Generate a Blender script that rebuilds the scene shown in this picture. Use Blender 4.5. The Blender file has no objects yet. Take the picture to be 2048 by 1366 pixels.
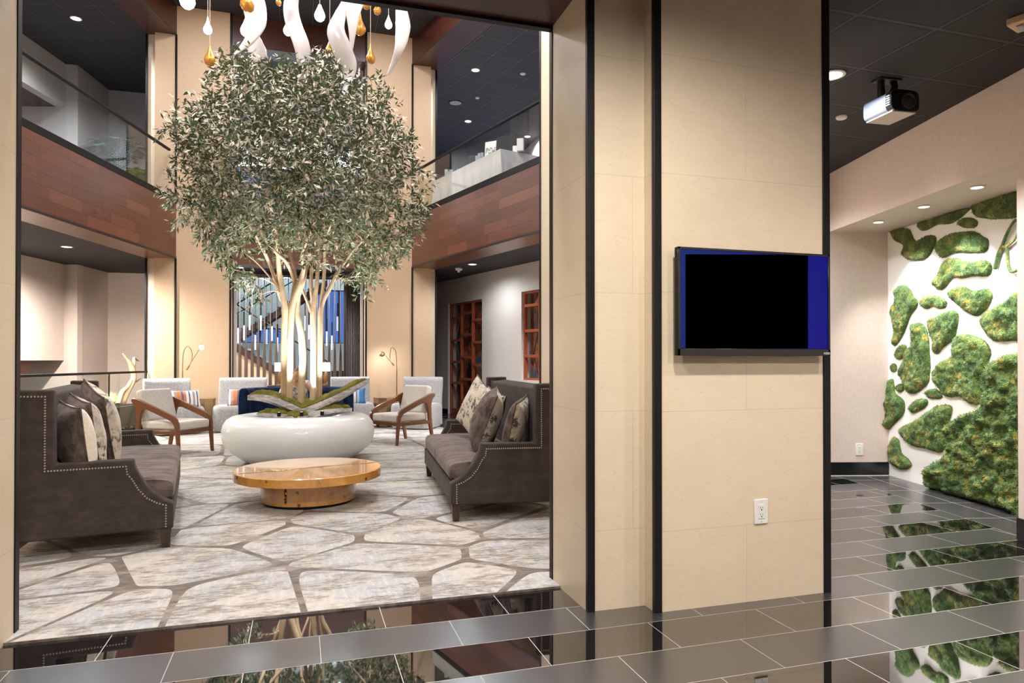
import bpy, bmesh, math, random
import numpy as np
from mathutils import Vector, Matrix, noise

# ------------------------------------------------------------------ camera
SC = bpy.context.scene
COL = SC.collection
F, H = 1378.0, 1.28
YAW, PIT = math.radians(17.1), math.radians(0.45)
CX, CY = 1024.0, 709.5
cam = bpy.data.cameras.new('camera')
cam.sensor_width = 36.0
cam.lens = F / 2048 * 36.0
cam.shift_y = (CY - 683.0) / 2048
cam.clip_start = 0.05
camo = bpy.data.objects.new('camera', cam)
COL.objects.link(camo)
camo.location = (0, 0, H)
camo.rotation_euler = (math.pi / 2 + PIT, 0, -YAW)
SC.camera = camo
# ------------------------------------------------------------------ world (dusk sky) and exposure
W = bpy.data.worlds.new('dusk')
SC.world = W
W.use_nodes = True
_bg = W.node_tree.nodes['Background']
_bg.inputs[0].default_value = (0.10, 0.19, 0.50, 1)
_bg.inputs[1].default_value = 1.15
SC.view_settings.view_transform = 'Standard'
SC.view_settings.look = 'None'
SC.view_settings.exposure = 0.0
SC.view_settings.gamma = 1.0
SC.view_settings.use_curve_mapping = False
SC.cycles.sample_clamp_indirect = 6.0
SC.cycles.max_bounces = 8
SC.cycles.diffuse_bounces = 4
SC.cycles.glossy_bounces = 4
SC.cycles.transparent_max_bounces = 12
SC.cycles.caustics_reflective = False
SC.cycles.caustics_refractive = False
# ------------------------------------------------------------------ general room lighting (added atrium fill lamps, hall downlights)
NEUT, WARM, COOL, PEACH = (1.0, 0.975, 0.96), (1.0, 0.90, 0.76), (0.88, 0.93, 1.0), (1.0, 0.93, 0.86)


def lamp(kind, loc, power, color=NEUT, size=0.1, aim=None, angle=120, blend=0.6, size_y=None, name=None):
    d = bpy.data.lights.new(name or 'lamp', kind)
    d.energy = power
    d.color = color
    if kind == 'AREA':
        d.shape = 'RECTANGLE' if size_y else 'DISK'
        d.size = size
        if size_y:
            d.size_y = size_y
    else:
        d.shadow_soft_size = size
    if kind == 'SPOT':
        d.spot_size = math.radians(angle)
        d.spot_blend = blend
    o = bpy.data.objects.new(name or 'lamp', d)
    COL.objects.link(o)
    o.location = loc
    a = Vector(aim) - Vector(loc) if aim else Vector((0, 0, -1))
    o.rotation_euler = a.to_track_quat('-Z', 'Y').to_euler()
    return o


ATRIUM_FILL = [(-1.5, 12.0, 85), (1.5, 12.0, 85), (-1.6, 9.3, 80), (1.6, 9.3, 80), (-1.5, 6.4, 110), (1.5, 6.4, 110), (-1.2, 4.4, 130), (1.2, 4.4, 130)]  # unseen fill lamps, added to even out the atrium light
HALL_LIGHTS = [(-0.6, 1.6), (1.25, 1.6), (3.1, 1.6), (0.3, -0.6), (2.5, -0.6), (3.2, 0.3)]
for (x, y, pw) in ATRIUM_FILL:
    lamp('AREA', (x, y, 7.93), pw * 1.12, (0.97, 0.97, 1.0), 0.7)
for (x, y) in HALL_LIGHTS:
    lamp('SPOT', (x, y, 3.31), 285 if x < 3 else 130, PEACH, 0.09, angle=168 if x < 3 else 115, blend=0.6)


# ------------------------------------------------------------------ maths helpers (a pixel of the photograph to a real point)
_fw = Vector((math.sin(YAW) * math.cos(PIT), math.cos(YAW) * math.cos(PIT), math.sin(PIT)))
_rt = Vector((math.cos(YAW), -math.sin(YAW), 0))
_up = _rt.cross(_fw)
_C = Vector((0, 0, H))


def ray(px, py):
    return _fw + _rt * ((px - CX) / F) - _up * ((py - CY) / F)


def on_z(px, py, z=0.0):
    d = ray(px, py)
    return _C + d * ((z - H) / d.z)


def on_y(px, py, y):
    d = ray(px, py)
    return _C + d * (y / d.y)


def on_wall(px, py, P, ang):
    d = ray(px, py)
    n = Vector((math.cos(ang), -math.sin(ang), 0))
    return _C + d * ((Vector((P[0], P[1], 0)) - _C).dot(n) / d.dot(n))


S15, C15 = math.sin(math.radians(15)), math.cos(math.radians(15))
R15 = math.radians(15)


def L(r, g, b):
    f = lambda c: (c / 12.92 if c <= 0.04045 else ((c + 0.055) / 1.055) ** 2.4)
    return (f(r / 255), f(g / 255), f(b / 255), 1)


# ------------------------------------------------------------------ materials
class NT:
    def __init__(s, name):
        s.m = bpy.data.materials.new(name)
        s.m.use_nodes = True
        s.t = s.m.node_tree
        s.p = s.t.nodes['Principled BSDF']
        s._obj = None

    def n(s, typ, **kw):
        nd = s.t.nodes.new(typ)
        for k, v in kw.items():
            setattr(nd, k, v)
        return nd

    def put(s, sock, v):
        if isinstance(v, bpy.types.NodeSocket):
            s.t.links.new(v, sock)
        else:
            sock.default_value = v

    def math(s, op, a, b=0.0, c=0.0, clamp=False):
        nd = s.n('ShaderNodeMath', operation=op, use_clamp=clamp)
        s.put(nd.inputs[0], a)
        s.put(nd.inputs[1], b)
        s.put(nd.inputs[2], c)
        return nd.outputs[0]

    def obj(s):
        if s._obj is None:
            s._obj = s.n('ShaderNodeTexCoord').outputs['Object']
        return s._obj

    def xyz(s, v=None):
        nd = s.n('ShaderNodeSeparateXYZ')
        s.put(nd.inputs[0], v or s.obj())
        return nd.outputs

    def mapv(s, scale=(1, 1, 1), rot=(0, 0, 0), loc=(0, 0, 0), v=None):
        nd = s.n('ShaderNodeMapping')
        s.put(nd.inputs[0], v or s.obj())
        nd.inputs['Scale'].default_value = scale
        nd.inputs['Rotation'].default_value = rot
        nd.inputs['Location'].default_value = loc
        return nd.outputs[0]

    def noise(s, scale, detail=3, rough=0.55, v=None, dist=0.0, col=False):
        nd = s.n('ShaderNodeTexNoise')
        s.put(nd.inputs['Vector'], v or s.obj())
        nd.inputs['Scale'].default_value = scale
        nd.inputs['Detail'].default_value = detail
        nd.inputs['Roughness'].default_value = rough
        nd.inputs['Distortion'].default_value = dist
        return nd.outputs['Color' if col else 'Fac']

    def ramp(s, fac, stops):
        nd = s.n('ShaderNodeValToRGB')
        e = nd.color_ramp.elements
        while len(e) > 1:
            e.remove(e[-1])
        for i, (p, c) in enumerate(stops):
            k = e[0] if i == 0 else e.new(p)
            k.position = p
            k.color = c if hasattr(c, '__len__') else (c, c, c, 1)
        s.put(nd.inputs[0], fac)
        return nd.outputs[0]

    def mix(s, fac, a, b, blend='MIX'):
        nd = s.n('ShaderNodeMix', data_type='RGBA', blend_type=blend)
        s.put(nd.inputs[0], fac)
        s.put(nd.inputs[6], a)
        s.put(nd.inputs[7], b)
        return nd.outputs[2]

    def bump(s, h, strength=0.2, dist=0.01):
        nd = s.n('ShaderNodeBump')
        nd.inputs['Strength'].default_value = strength
        nd.inputs['Distance'].default_value = dist
        s.put(nd.inputs['Height'], h)
        s.t.links.new(nd.outputs[0], s.p.inputs['Normal'])

    def set(s, **kw):
        M_ = dict(base='Base Color', rough='Roughness', metal='Metallic', ior='IOR', spec='Specular IOR Level', coat='Coat Weight',
                  coatr='Coat Roughness', sheen='Sheen Weight', sheenr='Sheen Roughness', sheent='Sheen Tint', trans='Transmission Weight', alpha='Alpha',
                  emit='Emission Color', emits='Emission Strength', sss='Subsurface Weight')
        for k, v in kw.items():
            s.put(s.p.inputs[M_[k]], v)
        return s


def plain(name, base, rough=0.5, **kw):
    t = NT(name)
    n = t.noise(35, 2)
    t.set(base=t.mix(t.math('MULTIPLY', n, 0.22), base, tuple(c * 0.72 for c in base[:3]) + (1,)), rough=rough, **kw)
    return t.m


def glow(name, color, strength):
    t = NT(name)
    t.set(base=(0.8, 0.8, 0.8, 1), emit=color, emits=strength, rough=0.4)
    return t.m


def stone(name, tone, vx=None, vaxis=0):
    t = NT(name)
    x = t.xyz()
    n1 = t.noise(1.6, 4)
    n2 = t.noise(70, 3, 0.7, v=t.mapv((0.5, 0.5, 1.6)))
    n3 = t.noise(9, 4, 0.6, v=t.mapv((0.6, 0.6, 1.5)))
    col = t.mix(t.ramp(n1, [(0.3, 0.0), (0.7, 0.5)]), tone, tuple(c * 0.86 for c in tone[:3]) + (1,))
    col = t.mix(t.ramp(n3, [(0.35, 0.0), (0.75, 0.35)]), col, (tone[0] * 1.08, tone[1] * 1.1, tone[2] * 1.14, 1))
    col = t.mix(t.ramp(n2, [(0.28, 0.5), (0.42, 0.0)]), col, tuple(c * 0.7 for c in tone[:3]) + (1,))
    z = t.math('ADD', x[2], 0.203)   # joints 0.61 m apart
    fz = t.math('ABSOLUTE', t.math('SUBTRACT', t.math('FRACT', t.math('DIVIDE', z, 0.61)), 0.5))
    j = t.math('GREATER_THAN', fz, 0.4975)
    if vx is not None:
        row = t.math('MODULO', t.math('FLOOR', t.math('DIVIDE', z, 0.61)), 2.0)
        u = t.math('ADD', t.math('SUBTRACT', x[vaxis], vx), t.math('MULTIPLY', row, 0.61))
        fx = t.math('ABSOLUTE', t.math('SUBTRACT', t.math('FRACT', t.math('DIVIDE', u, 1.22)), 0.5))
        j = t.math('MAXIMUM', j, t.math('GREATER_THAN', fx, 0.4988))
    col = t.mix(t.math('MULTIPLY', j, 0.42), col, tuple(c * 0.5 for c in tone[:3]) + (1,))
    t.set(base=col, rough=t.math('ADD', t.math('MULTIPLY', n3, 0.12), 0.26), spec=0.4)
    t.bump(t.math('SUBTRACT', t.math('MULTIPLY', n2, 0.15), j), 0.12, 0.003)
    return t.m


def wood(name, a, b, along=0, plank=None, rough=0.35, grain=1.0, coat=0.0):
    """planks run along local axis `along`, courses stacked in local z"""
    t = NT(name)
    x = t.xyz()
    sc = [14, 14, 14]
    sc[along] = 1.1
    v = t.mapv(tuple(k * grain for k in sc))
    g = t.noise(3.0, 5, 0.65, v=v, dist=0.6)
    g2 = t.noise(16, 3, 0.6, v=v)
    col = t.mix(t.ramp(g, [(0.3, 0.0), (0.7, 1.0)]), a, b)
    col = t.mix(t.ramp(g2, [(0.35, 0.35), (0.6, 0.0)]), col, tuple(c * 0.4 for c in a[:3]) + (1,))
    if plank:
        pl, ph = plank
        row = t.math('FLOOR', t.math('DIVIDE', x[2], ph))
        wn = t.n('ShaderNodeTexWhiteNoise', noise_dimensions='1D')
        t.put(wn.inputs['W'], row)
        u = t.math('ADD', t.math('DIVIDE', x[along], pl), wn.outputs['Value'])
        cv = t.n('ShaderNodeCombineXYZ')
        t.put(cv.inputs[0], t.math('FLOOR', u))
        t.put(cv.inputs[1], row)
        w2 = t.n('ShaderNodeTexWhiteNoise', noise_dimensions='2D')
        t.put(w2.inputs['Vector'], cv.outputs[0])
        col = t.mix(t.math('MULTIPLY', w2.outputs['Value'], 0.7), col, tuple(c * 0.5 for c in a[:3]) + (1,))
        col = t.mix(t.ramp(w2.outputs['Value'], [(0.0, 0.4), (0.25, 0.0)]), col, tuple(min(1, c * 1.3) for c in a[:3]) + (1,))
        fz = t.math('FRACT', t.math('DIVIDE', x[2], ph))
        fx = t.math('FRACT', u)
        j = t.math('MAXIMUM', t.math('LESS_THAN', fz, 0.03), t.math('LESS_THAN', fx, 0.006))
        col = t.mix(t.math('MULTIPLY', j, 0.8), col, (0.008, 0.003, 0.002, 1))
        kn = t.noise(1.0, 2, 0.5, v=t.mapv((5 if along else 1.6, 1.6 if along else 5, 5)))
        col = t.mix(t.ramp(kn, [(0.70, 0.0), (0.78, 0.7)]), col, (0.012, 0.005, 0.004, 1))
        t.bump(t.math('SUBTRACT', g2, t.math('MULTIPLY', j, 2)), 0.2, 0.003)
    t.set(base=col, rough=rough, coat=coat, coatr=0.08)
    return t.m


M = {}
M['stone'] = stone('limestone', L(216, 200, 174), 2.264, 0)
M['stone_side'] = stone('limestone_wall', L(216, 198, 172))
M['trim'] = plain('black_metal', (0.006, 0.0058, 0.0062, 1), 0.42, spec=0.25)
M['rail'] = plain('black_rail', (0.007, 0.0065, 0.0065, 1), 0.55, spec=0.2)
M['bronze_dark'] = plain('dark_bronze', (0.022, 0.017, 0.014, 1), 0.38)
M['fascia'] = wood('walnut_planks', L(124, 76, 56), L(88, 52, 42), 0, (0.75, 0.17))
M['soffit'] = wood('soffit_veneer', L(132, 92, 66), L(104, 68, 48), 0, None, 0.3)
M['header'] = wood('header_veneer', L(88, 48, 34), L(60, 32, 24), 0, (1.3, 0.17), 0.3)
M['lattice'] = wood('cherry', L(186, 98, 60), L(146, 68, 40), 2, None, 0.3)
M['teak'] = wood('teak', L(124, 78, 46), L(94, 56, 32), 0, None, 0.28)
M['legwood'] = wood('dark_leg', L(72, 52, 38), L(50, 34, 26), 2, None, 0.35)
M['wall_beige'] = None


def wallpaper(name, tone, rough=0.55):
    t = NT(name)
    n = t.noise(60, 3, 0.6, v=t.mapv((1, 1, 0.25)))
    n2 = t.noise(60, 3, 0.6, v=t.mapv((0.25, 0.25, 1)))
    col = t.mix(t.ramp(n, [(0.35, 0.28), (0.6, 0)]), tone, tuple(c * 0.78 for c in tone[:3]) + (1,))
    col = t.mix(t.ramp(n2, [(0.35, 0.22), (0.6, 0)]), col, tuple(c * 0.8 for c in tone[:3]) + (1,))
    t.set(base=col, rough=rough, spec=0.3)
    t.bump(t.math('ADD', n, n2), 0.08, 0.003)
    return t.m


M['wall_beige'] = wallpaper('woven_wall', L(214, 198, 188))
M['wall_tan'] = wallpaper('woven_tan', L(212, 182, 150))
M['wall_white'] = wallpaper('pale_wall', L(218, 212, 204))
M['wall_grey'] = wallpaper('grey_wall', L(168, 162, 158))
M['paint_white'] = plain('white_paint', L(236, 234, 230), 0.5)


def ceiling_mat(name, rot=0.0, x0=0.0, y0=0.0, base=0.016, tint=(1, 0.95, 0.97)):
    t = NT(name)
    v = t.mapv((1, 1, 1), (0, 0, rot))
    x = t.xyz(v)
    d = None
    for ax, o in ((0, x0), (1, y0)):
        f = t.math('ABSOLUTE', t.math('SUBTRACT', t.math('FRACT', t.math('DIVIDE', t.math('SUBTRACT', x[ax], o), 0.6096)), 0.5))
        d = f if d is None else t.math('MAXIMUM', d, f)
    bar = t.math('GREATER_THAN', d, 0.480)
    edge = t.math('MULTIPLY', t.math('GREATER_THAN', d, 0.462), t.math('LESS_THAN', d, 0.480))
    n = t.noise(220, 2, 0.7)
    b = (base * tint[0], base * tint[1], base * tint[2], 1)
    col = t.mix(t.ramp(n, [(0.3, 0.5), (0.6, 0.0)]), b, (base * 0.5, base * 0.5, base * 0.5, 1))
    col = t.mix(edge, col, (base * 0.18, base * 0.18, base * 0.18, 1))
    col = t.mix(bar, col, (base * 1.9 * tint[0], base * 1.9 * tint[1], base * 1.9 * tint[2], 1))
    t.set(base=col, rough=0.75, spec=0.25)
    t.bump(t.math('ADD', t.math('MULTIPLY', n, 0.3), t.math('MULTIPLY', edge, -1.5)), 0.3, 0.006)
    return t.m


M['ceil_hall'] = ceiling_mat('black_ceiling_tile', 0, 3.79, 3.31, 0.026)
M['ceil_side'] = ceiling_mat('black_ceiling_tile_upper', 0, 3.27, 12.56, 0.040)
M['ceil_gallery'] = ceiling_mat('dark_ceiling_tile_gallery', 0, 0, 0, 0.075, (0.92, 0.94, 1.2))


def tile_mat():
    t = NT('porcelain_tile')
    x = t.xyz()
    X, Y = x[0], x[1]
    s = t.math('SUBTRACT', t.math('MULTIPLY', X, C15), t.math('MULTIPLY', Y, S15))
    q = t.math('ADD', t.math('MULTIPLY', X, S15), t.math('MULTIPLY', Y, C15))
    border = t.math('GREATER_THAN', s, 3.868)
    # main grid
    rv = t.math('DIVIDE', t.math('SUBTRACT', Y, 3.333 - 0.306 * 40), 0.306)
    row = t.math('FLOOR', rv)
    par = t.math('MODULO', row, 2.0)
    u = t.math('DIVIDE', t.math('ADD', t.math('SUBTRACT', X, 0.3955), t.math('MULTIPLY', par, 0.307)), 0.6145)
    uu = t.math('ADD', u, 100.0)
    fx = t.math('MULTIPLY', t.math('SUBTRACT', 0.5, t.math('ABSOLUTE', t.math('SUBTRACT', t.math('FRACT', uu), 0.5))), 0.6145)
    fy = t.math('MULTIPLY', t.math('SUBTRACT', 0.5, t.math('ABSOLUTE', t.math('SUBTRACT', t.math('FRACT', rv), 0.5))), 0.306)
    g1 = t.math('LESS_THAN', t.math('MINIMUM', fx, fy), 0.0018)
    # border grid
    bs = t.math('DIVIDE', t.math('SUBTRACT', s, 3.868 - 3.17), 0.317)
    bq = t.math('DIVIDE', t.math('ADD', q, 0.59 * 20 - 5.45), 0.59)
    bx = t.math('MULTIPLY', t.math('SUBTRACT', 0.5, t.math('ABSOLUTE', t.math('SUBTRACT', t.math('FRACT', bs), 0.5))), 0.317)
    by = t.math('MULTIPLY', t.math('SUBTRACT', 0.5, t.math('ABSOLUTE', t.math('SUBTRACT', t.math('FRACT', bq), 0.5))), 0.59)
    g2 = t.math('LESS_THAN', t.math('MINIMUM', bx, by), 0.0022)
    grout = t.math('ADD', t.math('MULTIPLY', g1, t.math('SUBTRACT', 1.0, border)), t.math('MULTIPLY', g2, border))
    gloss = t.math('MULTIPLY', t.math('SUBTRACT', 1.0, par), t.math('SUBTRACT', 1.0, border))
    n = t.noise(6, 4, 0.6, v=t.mapv((1, 4, 1)))
    matte = t.mix(n, (0.030, 0.028, 0.031, 1), (0.042, 0.040, 0.043, 1))
    col = t.mix(gloss, matte, (0.006, 0.005, 0.0055, 1))
    col = t.mix(grout, col, (0.33, 0.31, 0.30, 1))
    rg = t.math('ADD', t.math('MULTIPLY', gloss, -0.245), 0.265)
    rg = t.math('ADD', rg, t.math('MULTIPLY', grout, 0.5), clamp=True)
    t.set(base=col, rough=rg, ior=t.math('ADD', 2.6, t.math('MULTIPLY', gloss, 0.9)), spec=0.5)
    return t.m


M['tile'] = tile_mat()


def carpet_mats():
    out = []
    for kind in ('line', 'cell'):
        t = NT('carpet_' + kind)
        big = t.noise(1.5, 4, 0.6)
        mid = t.noise(3.2, 6, 0.7, v=t.mapv((0.8, 1.6, 1), (0, 0, -0.2)))
        strk = t.noise(9, 7, 0.85, v=t.mapv((1.0, 4.2, 1), (0, 0, -0.10)))
        strk2 = t.noise(9, 5, 0.75, v=t.mapv((4.2, 0.8, 1), (0, 0, -0.10)))
        pile = t.noise(300, 2, 0.7)
        if kind == 'cell':
            col = t.mix(t.ramp(big, [(0.40, 0.0), (0.56, 1.0)]), L(190, 184, 177), L(172, 175, 180))
            col = t.mix(t.ramp(strk2, [(0.48, 0.0), (0.60, 0.75)]), col, L(206, 197, 184))
            worn = t.math('MULTIPLY', t.ramp(mid, [(0.45, 0.0), (0.55, 1.0)]), t.ramp(strk, [(0.44, 0.0), (0.54, 1.0)]))
            col = t.mix(t.math('MULTIPLY', worn, 0.95), col, L(124, 112, 99))
            col = t.mix(t.ramp(strk, [(0.30, 0.5), (0.42, 0.0)]), col, L(150, 142, 134))
        else:
            col = t.mix(t.ramp(strk, [(0.42, 0.0), (0.58, 1.0)]), L(84, 75, 69), L(124, 113, 103))
            col = t.mix(t.ramp(mid, [(0.48, 0.0), (0.60, 0.75)]), col, L(158, 149, 138))
        col = t.mix(t.ramp(pile, [(0.3, 0.4), (0.6, 0.0)]), col, (0.12, 0.105, 0.095, 1))
        t.set(base=col, rough=0.95, spec=0.1, sheen=0.15)
        t.bump(t.math('ADD', pile, strk), 0.35, 0.004)
        out.append(t.m)
    return out


M['carpet'], M['carpet_cell'] = carpet_mats()



def velvet(name, base, sheen=0.6, mottled=0.5, light=None, fold_lights=False):
    t = NT(name)
    n = t.noise(7, 5, 0.65, v=t.mapv((1, 1, 1.6)))
    n2 = t.noise(26, 4, 0.7, v=t.mapv((1, 0.5, 2.5)))
    hi = light or tuple(min(1, c * 2.0) for c in base[:3]) + (1,)
    col = t.mix(t.math('MULTIPLY', t.ramp(n, [(0.38, 0.0), (0.68, 1.0)]), mottled), base, hi)
    col = t.mix(t.ramp(n2, [(0.3, 0.35), (0.55, 0.0)]), col, tuple(c * 0.6 for c in base[:3]) + (1,))
    if fold_lights:
        n2 = t.noise(9, 3, 0.6, v=t.mapv((0.55, 3.2, 1.5), (0, 0, 0.12)), dist=0.5)
        col = t.mix(t.ramp(n2, [(0.40, 0.0), (0.62, 0.75)]), col, tuple(min(1, c * 1.25) for c in hi[:3]) + (1,))  # lighter streaks paint highlights along the fabric folds
    t.set(base=col, rough=0.75, sheen=sheen, sheenr=0.35, spec=0.12, sheent=tuple(min(1, c * 1.6 + 0.12) for c in hi[:3]) + (1,))
    t.bump(t.math('ADD', t.math('MULTIPLY', n, 1.0), t.math('MULTIPLY', n2, 0.5)), 0.25, 0.02)
    return t.m


M['velvet'] = velvet('taupe_velvet', L(60, 52, 49), 0.30, 0.5, L(88, 78, 73))
M['velvet_seat'] = velvet('taupe_velvet_seat', L(68, 60, 56), 0.4, 0.6, L(112, 101, 95), True)
M['velvet_pillow'] = velvet('taupe_pillow', L(64, 56, 52), 0.4, 0.5, L(98, 87, 81), True)
M['blue_velvet'] = velvet('blue_velvet', L(12, 23, 46), 0.25, 0.8, L(38, 64, 104))


def tweed(name, a, b):
    t = NT(name)
    n = t.noise(55, 4, 0.8)
    n2 = t.noise(160, 2, 0.8, v=t.mapv((1, 1, 0.4)))
    col = t.mix(t.ramp(n, [(0.36, 0.0), (0.64, 1.0)]), a, b)
    col = t.mix(t.ramp(n2, [(0.3, 0.5), (0.5, 0.0)]), col, tuple(c * 0.7 for c in a[:3]) + (1,))
    t.set(base=col, rough=0.9, sheen=0.3, spec=0.1)
    t.bump(n2, 0.2, 0.004)
    return t.m


M['tweed'] = tweed('grey_tweed', L(140, 140, 142), L(188, 187, 188))
M['linen'] = tweed('pale_linen', L(186, 180, 174), L(212, 207, 200))
M['cream'] = tweed('cream_cloth', L(214, 204, 186), L(232, 224, 208))


def floral():
    t = NT('toile_print')
    n = t.noise(16, 5, 0.75)
    n2 = t.noise(5, 3, 0.5)
    n3 = t.noise(28, 4, 0.7, v=t.mapv((1, 2.4, 1)))
    col = t.mix(n2, L(206, 196, 180), L(190, 180, 164))
    col = t.mix(t.math('MULTIPLY', t.ramp(n, [(0.49, 0.0), (0.56, 1.0)]), t.ramp(n2, [(0.40, 0.0), (0.52, 1.0)])), col, L(72, 66, 58))
    col = t.mix(t.ramp(n3, [(0.60, 0.0), (0.68, 0.5)]), col, L(176, 140, 92))
    col = t.mix(t.ramp(t.noise(11, 3, 0.6, v=t.mapv((1, 1, 1), (0, 0, 0), (4, 2, 7))), [(0.60, 0.0), (0.70, 0.5)]), col, L(158, 168, 178))
    t.set(base=col, rough=0.85, sheen=0.2, spec=0.15)
    return t.m


M['floral'] = floral()


def stripes(name, cols):
    t = NT(name)
    x = t.xyz()
    f = t.math('FRACT', t.math('MULTIPLY', t.math('ADD', x[0], 1.0), 2.35))
    nd = t.n('ShaderNodeValToRGB')
    nd.color_ramp.interpolation = 'CONSTANT'
    e = nd.color_ramp.elements
    while len(e) > 1:
        e.remove(e[-1])
    for i, (p, c) in enumerate(cols):
        k = e[0] if i == 0 else e.new(p)
        k.position, k.color = p, c
    t.put(nd.inputs[0], f)
    t.set(base=nd.outputs[0], rough=0.85, sheen=0.2)
    return t.m


_w, _o, _n_, _b = L(226, 222, 218), L(196, 122, 84), L(88, 92, 116), L(70, 122, 176)
M['stripe_orange'] = stripes('stripe_orange', [(0, _o), (.16, _n_), (.24, _o), (.34, _w), (.44, _n_), (.5, _w), (.6, L(150, 146, 160)), (.68, _w), (.76, _n_), (.82, _w), (.9, L(180, 150, 140))])
M['stripe_blue'] = stripes('stripe_blue', [(0, L(150, 146, 160)), (.1, _w), (.2, _n_), (.25, _w), (.35, L(88, 62, 60)), (.4, _w), (.5, _n_), (.54, L(160, 190, 216)), (.64, _b), (.8, L(52, 96, 156)), (.92, _b)])


def burl():
    t = NT('burl_wood')
    n = t.noise(4.5, 6, 0.62, dist=1.6)
    n2 = t.noise(14, 4, 0.6, dist=0.8)
    col = t.mix(t.ramp(n, [(0.3, 0.0), (0.7, 1.0)]), L(214, 160, 84), L(174, 118, 54))
    col = t.mix(t.ramp(n2, [(0.64, 0.0), (0.74, 0.85)]), col, L(70, 36, 16))
    kv = t.n('ShaderNodeTexVoronoi')
    t.put(kv.inputs['Vector'], t.obj())
    kv.inputs['Scale'].default_value = 7.0
    sm = t.math('ADD', kv.outputs['Distance'], t.math('MULTIPLY', t.noise(40, 3, 0.6), 0.12))
    col = t.mix(t.ramp(sm, [(0.13, 0.9), (0.20, 0.0)]), col, L(64, 34, 16))
    t.set(base=col, rough=0.22, coat=0.8, coatr=0.05)
    return t.m


M['burl'] = burl()


def gold():
    t = NT('hammered_gold')
    n = t.noise(40, 3, 0.6)
    t.set(base=t.mix(t.ramp(n, [(0.44, 0.0), (0.56, 1.0)]), L(226, 176, 84), L(44, 26, 10)), rough=0.25, metal=0.9)
    t.bump(n, 0.6, 0.01)
    return t.m


M['gold'] = gold()
M['gold_drop'] = plain('gold_leaf_glass', L(206, 146, 66), 0.28, metal=0.55)
M['brass'] = plain('antique_brass', L(178, 144, 98), 0.35, metal=0.8)
M['barrel'] = plain('champagne_metal', L(168, 138, 104), 0.3, metal=0.7)
M['planter'] = None


def concrete():
    t = NT('pale_cast_stone')
    n = t.noise(3, 4)
    n2 = t.noise(90, 2, 0.7)
    col = t.mix(n, L(220, 225, 227), L(229, 233, 235))
    col = t.mix(t.ramp(n2, [(0.3, 0.25), (0.45, 0.0)]), col, L(140, 142, 140))
    t.set(base=col, rough=0.3, coat=0.25, coatr=0.12)
    return t.m


M['planter'] = concrete()


def silver():
    t = NT('silver_leaf')
    n = t.noise(9, 5, 0.7, v=t.mapv((1, 1, 3)))
    t.set(base=t.mix(t.ramp(n, [(0.4, 0.0), (0.6, 1.0)]), L(222, 220, 222), L(156, 152, 152)), rough=0.36, metal=0.25)
    t.bump(n, 0.3, 0.01)
    return t.m


M['silver'] = silver()


def mossy(name, cols, scale=8.0):
    t = NT(name)
    vv = t.n('ShaderNodeTexVoronoi')
    t.put(vv.inputs['Vector'], t.obj())
    vv.inputs['Scale'].default_value = 15.0
    sv = t.n('ShaderNodeSeparateColor')
    t.put(sv.inputs[0], vv.outputs['Color'])
    n = t.math('ADD', t.math('MULTIPLY', t.noise(scale, 3, 0.55), 0.72), t.math('MULTIPLY', sv.outputs[0], 0.28))
    n2 = t.noise(scale * 9, 4, 0.75)
    col = t.ramp(n, cols)
    col = t.mix(t.ramp(n2, [(0.30, 0.85), (0.54, 0.0)]), col, (0.014, 0.024, 0.006, 1))
    t.set(base=col, rough=0.9, sheen=0.15, spec=0.15)
    t.bump(n2, 1.0, 0.02)
    return t.m


M['moss'] = mossy('green_moss', [(0.30, L(62, 96, 48)), (0.40, L(92, 122, 56)), (0.46, L(128, 146, 70)), (0.52, L(84, 124, 70)), (0.58, L(110, 134, 62)), (0.64, L(176, 160, 74)), (0.70, L(76, 128, 84)), (0.78, L(140, 150, 76))], 6.0)
M['moss_dark'] = mossy('deep_moss', [(0.30, L(66, 88, 38)), (0.5, L(96, 118, 54)), (0.64, L(128, 142, 68)), (0.74, L(150, 148, 70))], 6.0)
M['moss_bowl'] = mossy('yellow_moss', [(0.3, L(104, 112, 20)), (0.5, L(140, 142, 34)), (0.66, L(172, 160, 50)), (0.75, L(200, 160, 80))], 9.0)


def bark():
    t = NT('pale_bark')
    n = t.noise(9, 5, 0.65, v=t.mapv((3, 3, 0.7)))
    n2 = t.noise(60, 3, 0.7)
    col = t.mix(n, L(214, 194, 166), L(190, 166, 136))
    col = t.mix(t.ramp(n2, [(0.28, 0.7), (0.40, 0.0)]), col, L(104, 80, 56))
    t.set(base=col, rough=0.7, spec=0.25)
    t.bump(t.math('ADD', n, n2), 0.35, 0.01)
    return t.m


M['bark'] = bark()


def leafmat(name, top, under):
    t = NT(name)
    g = t.n('ShaderNodeNewGeometry')
    n = t.noise(14, 2)
    a = t.mix(n, top, tuple(min(1, c * 1.7) for c in top[:3]) + (1,))
    b = t.mix(n, under, tuple(c * 0.75 for c in under[:3]) + (1,))
    t.set(base=t.mix(g.outputs['Backfacing'], a, b), rough=0.5, spec=0.35)
    return t.m


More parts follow.
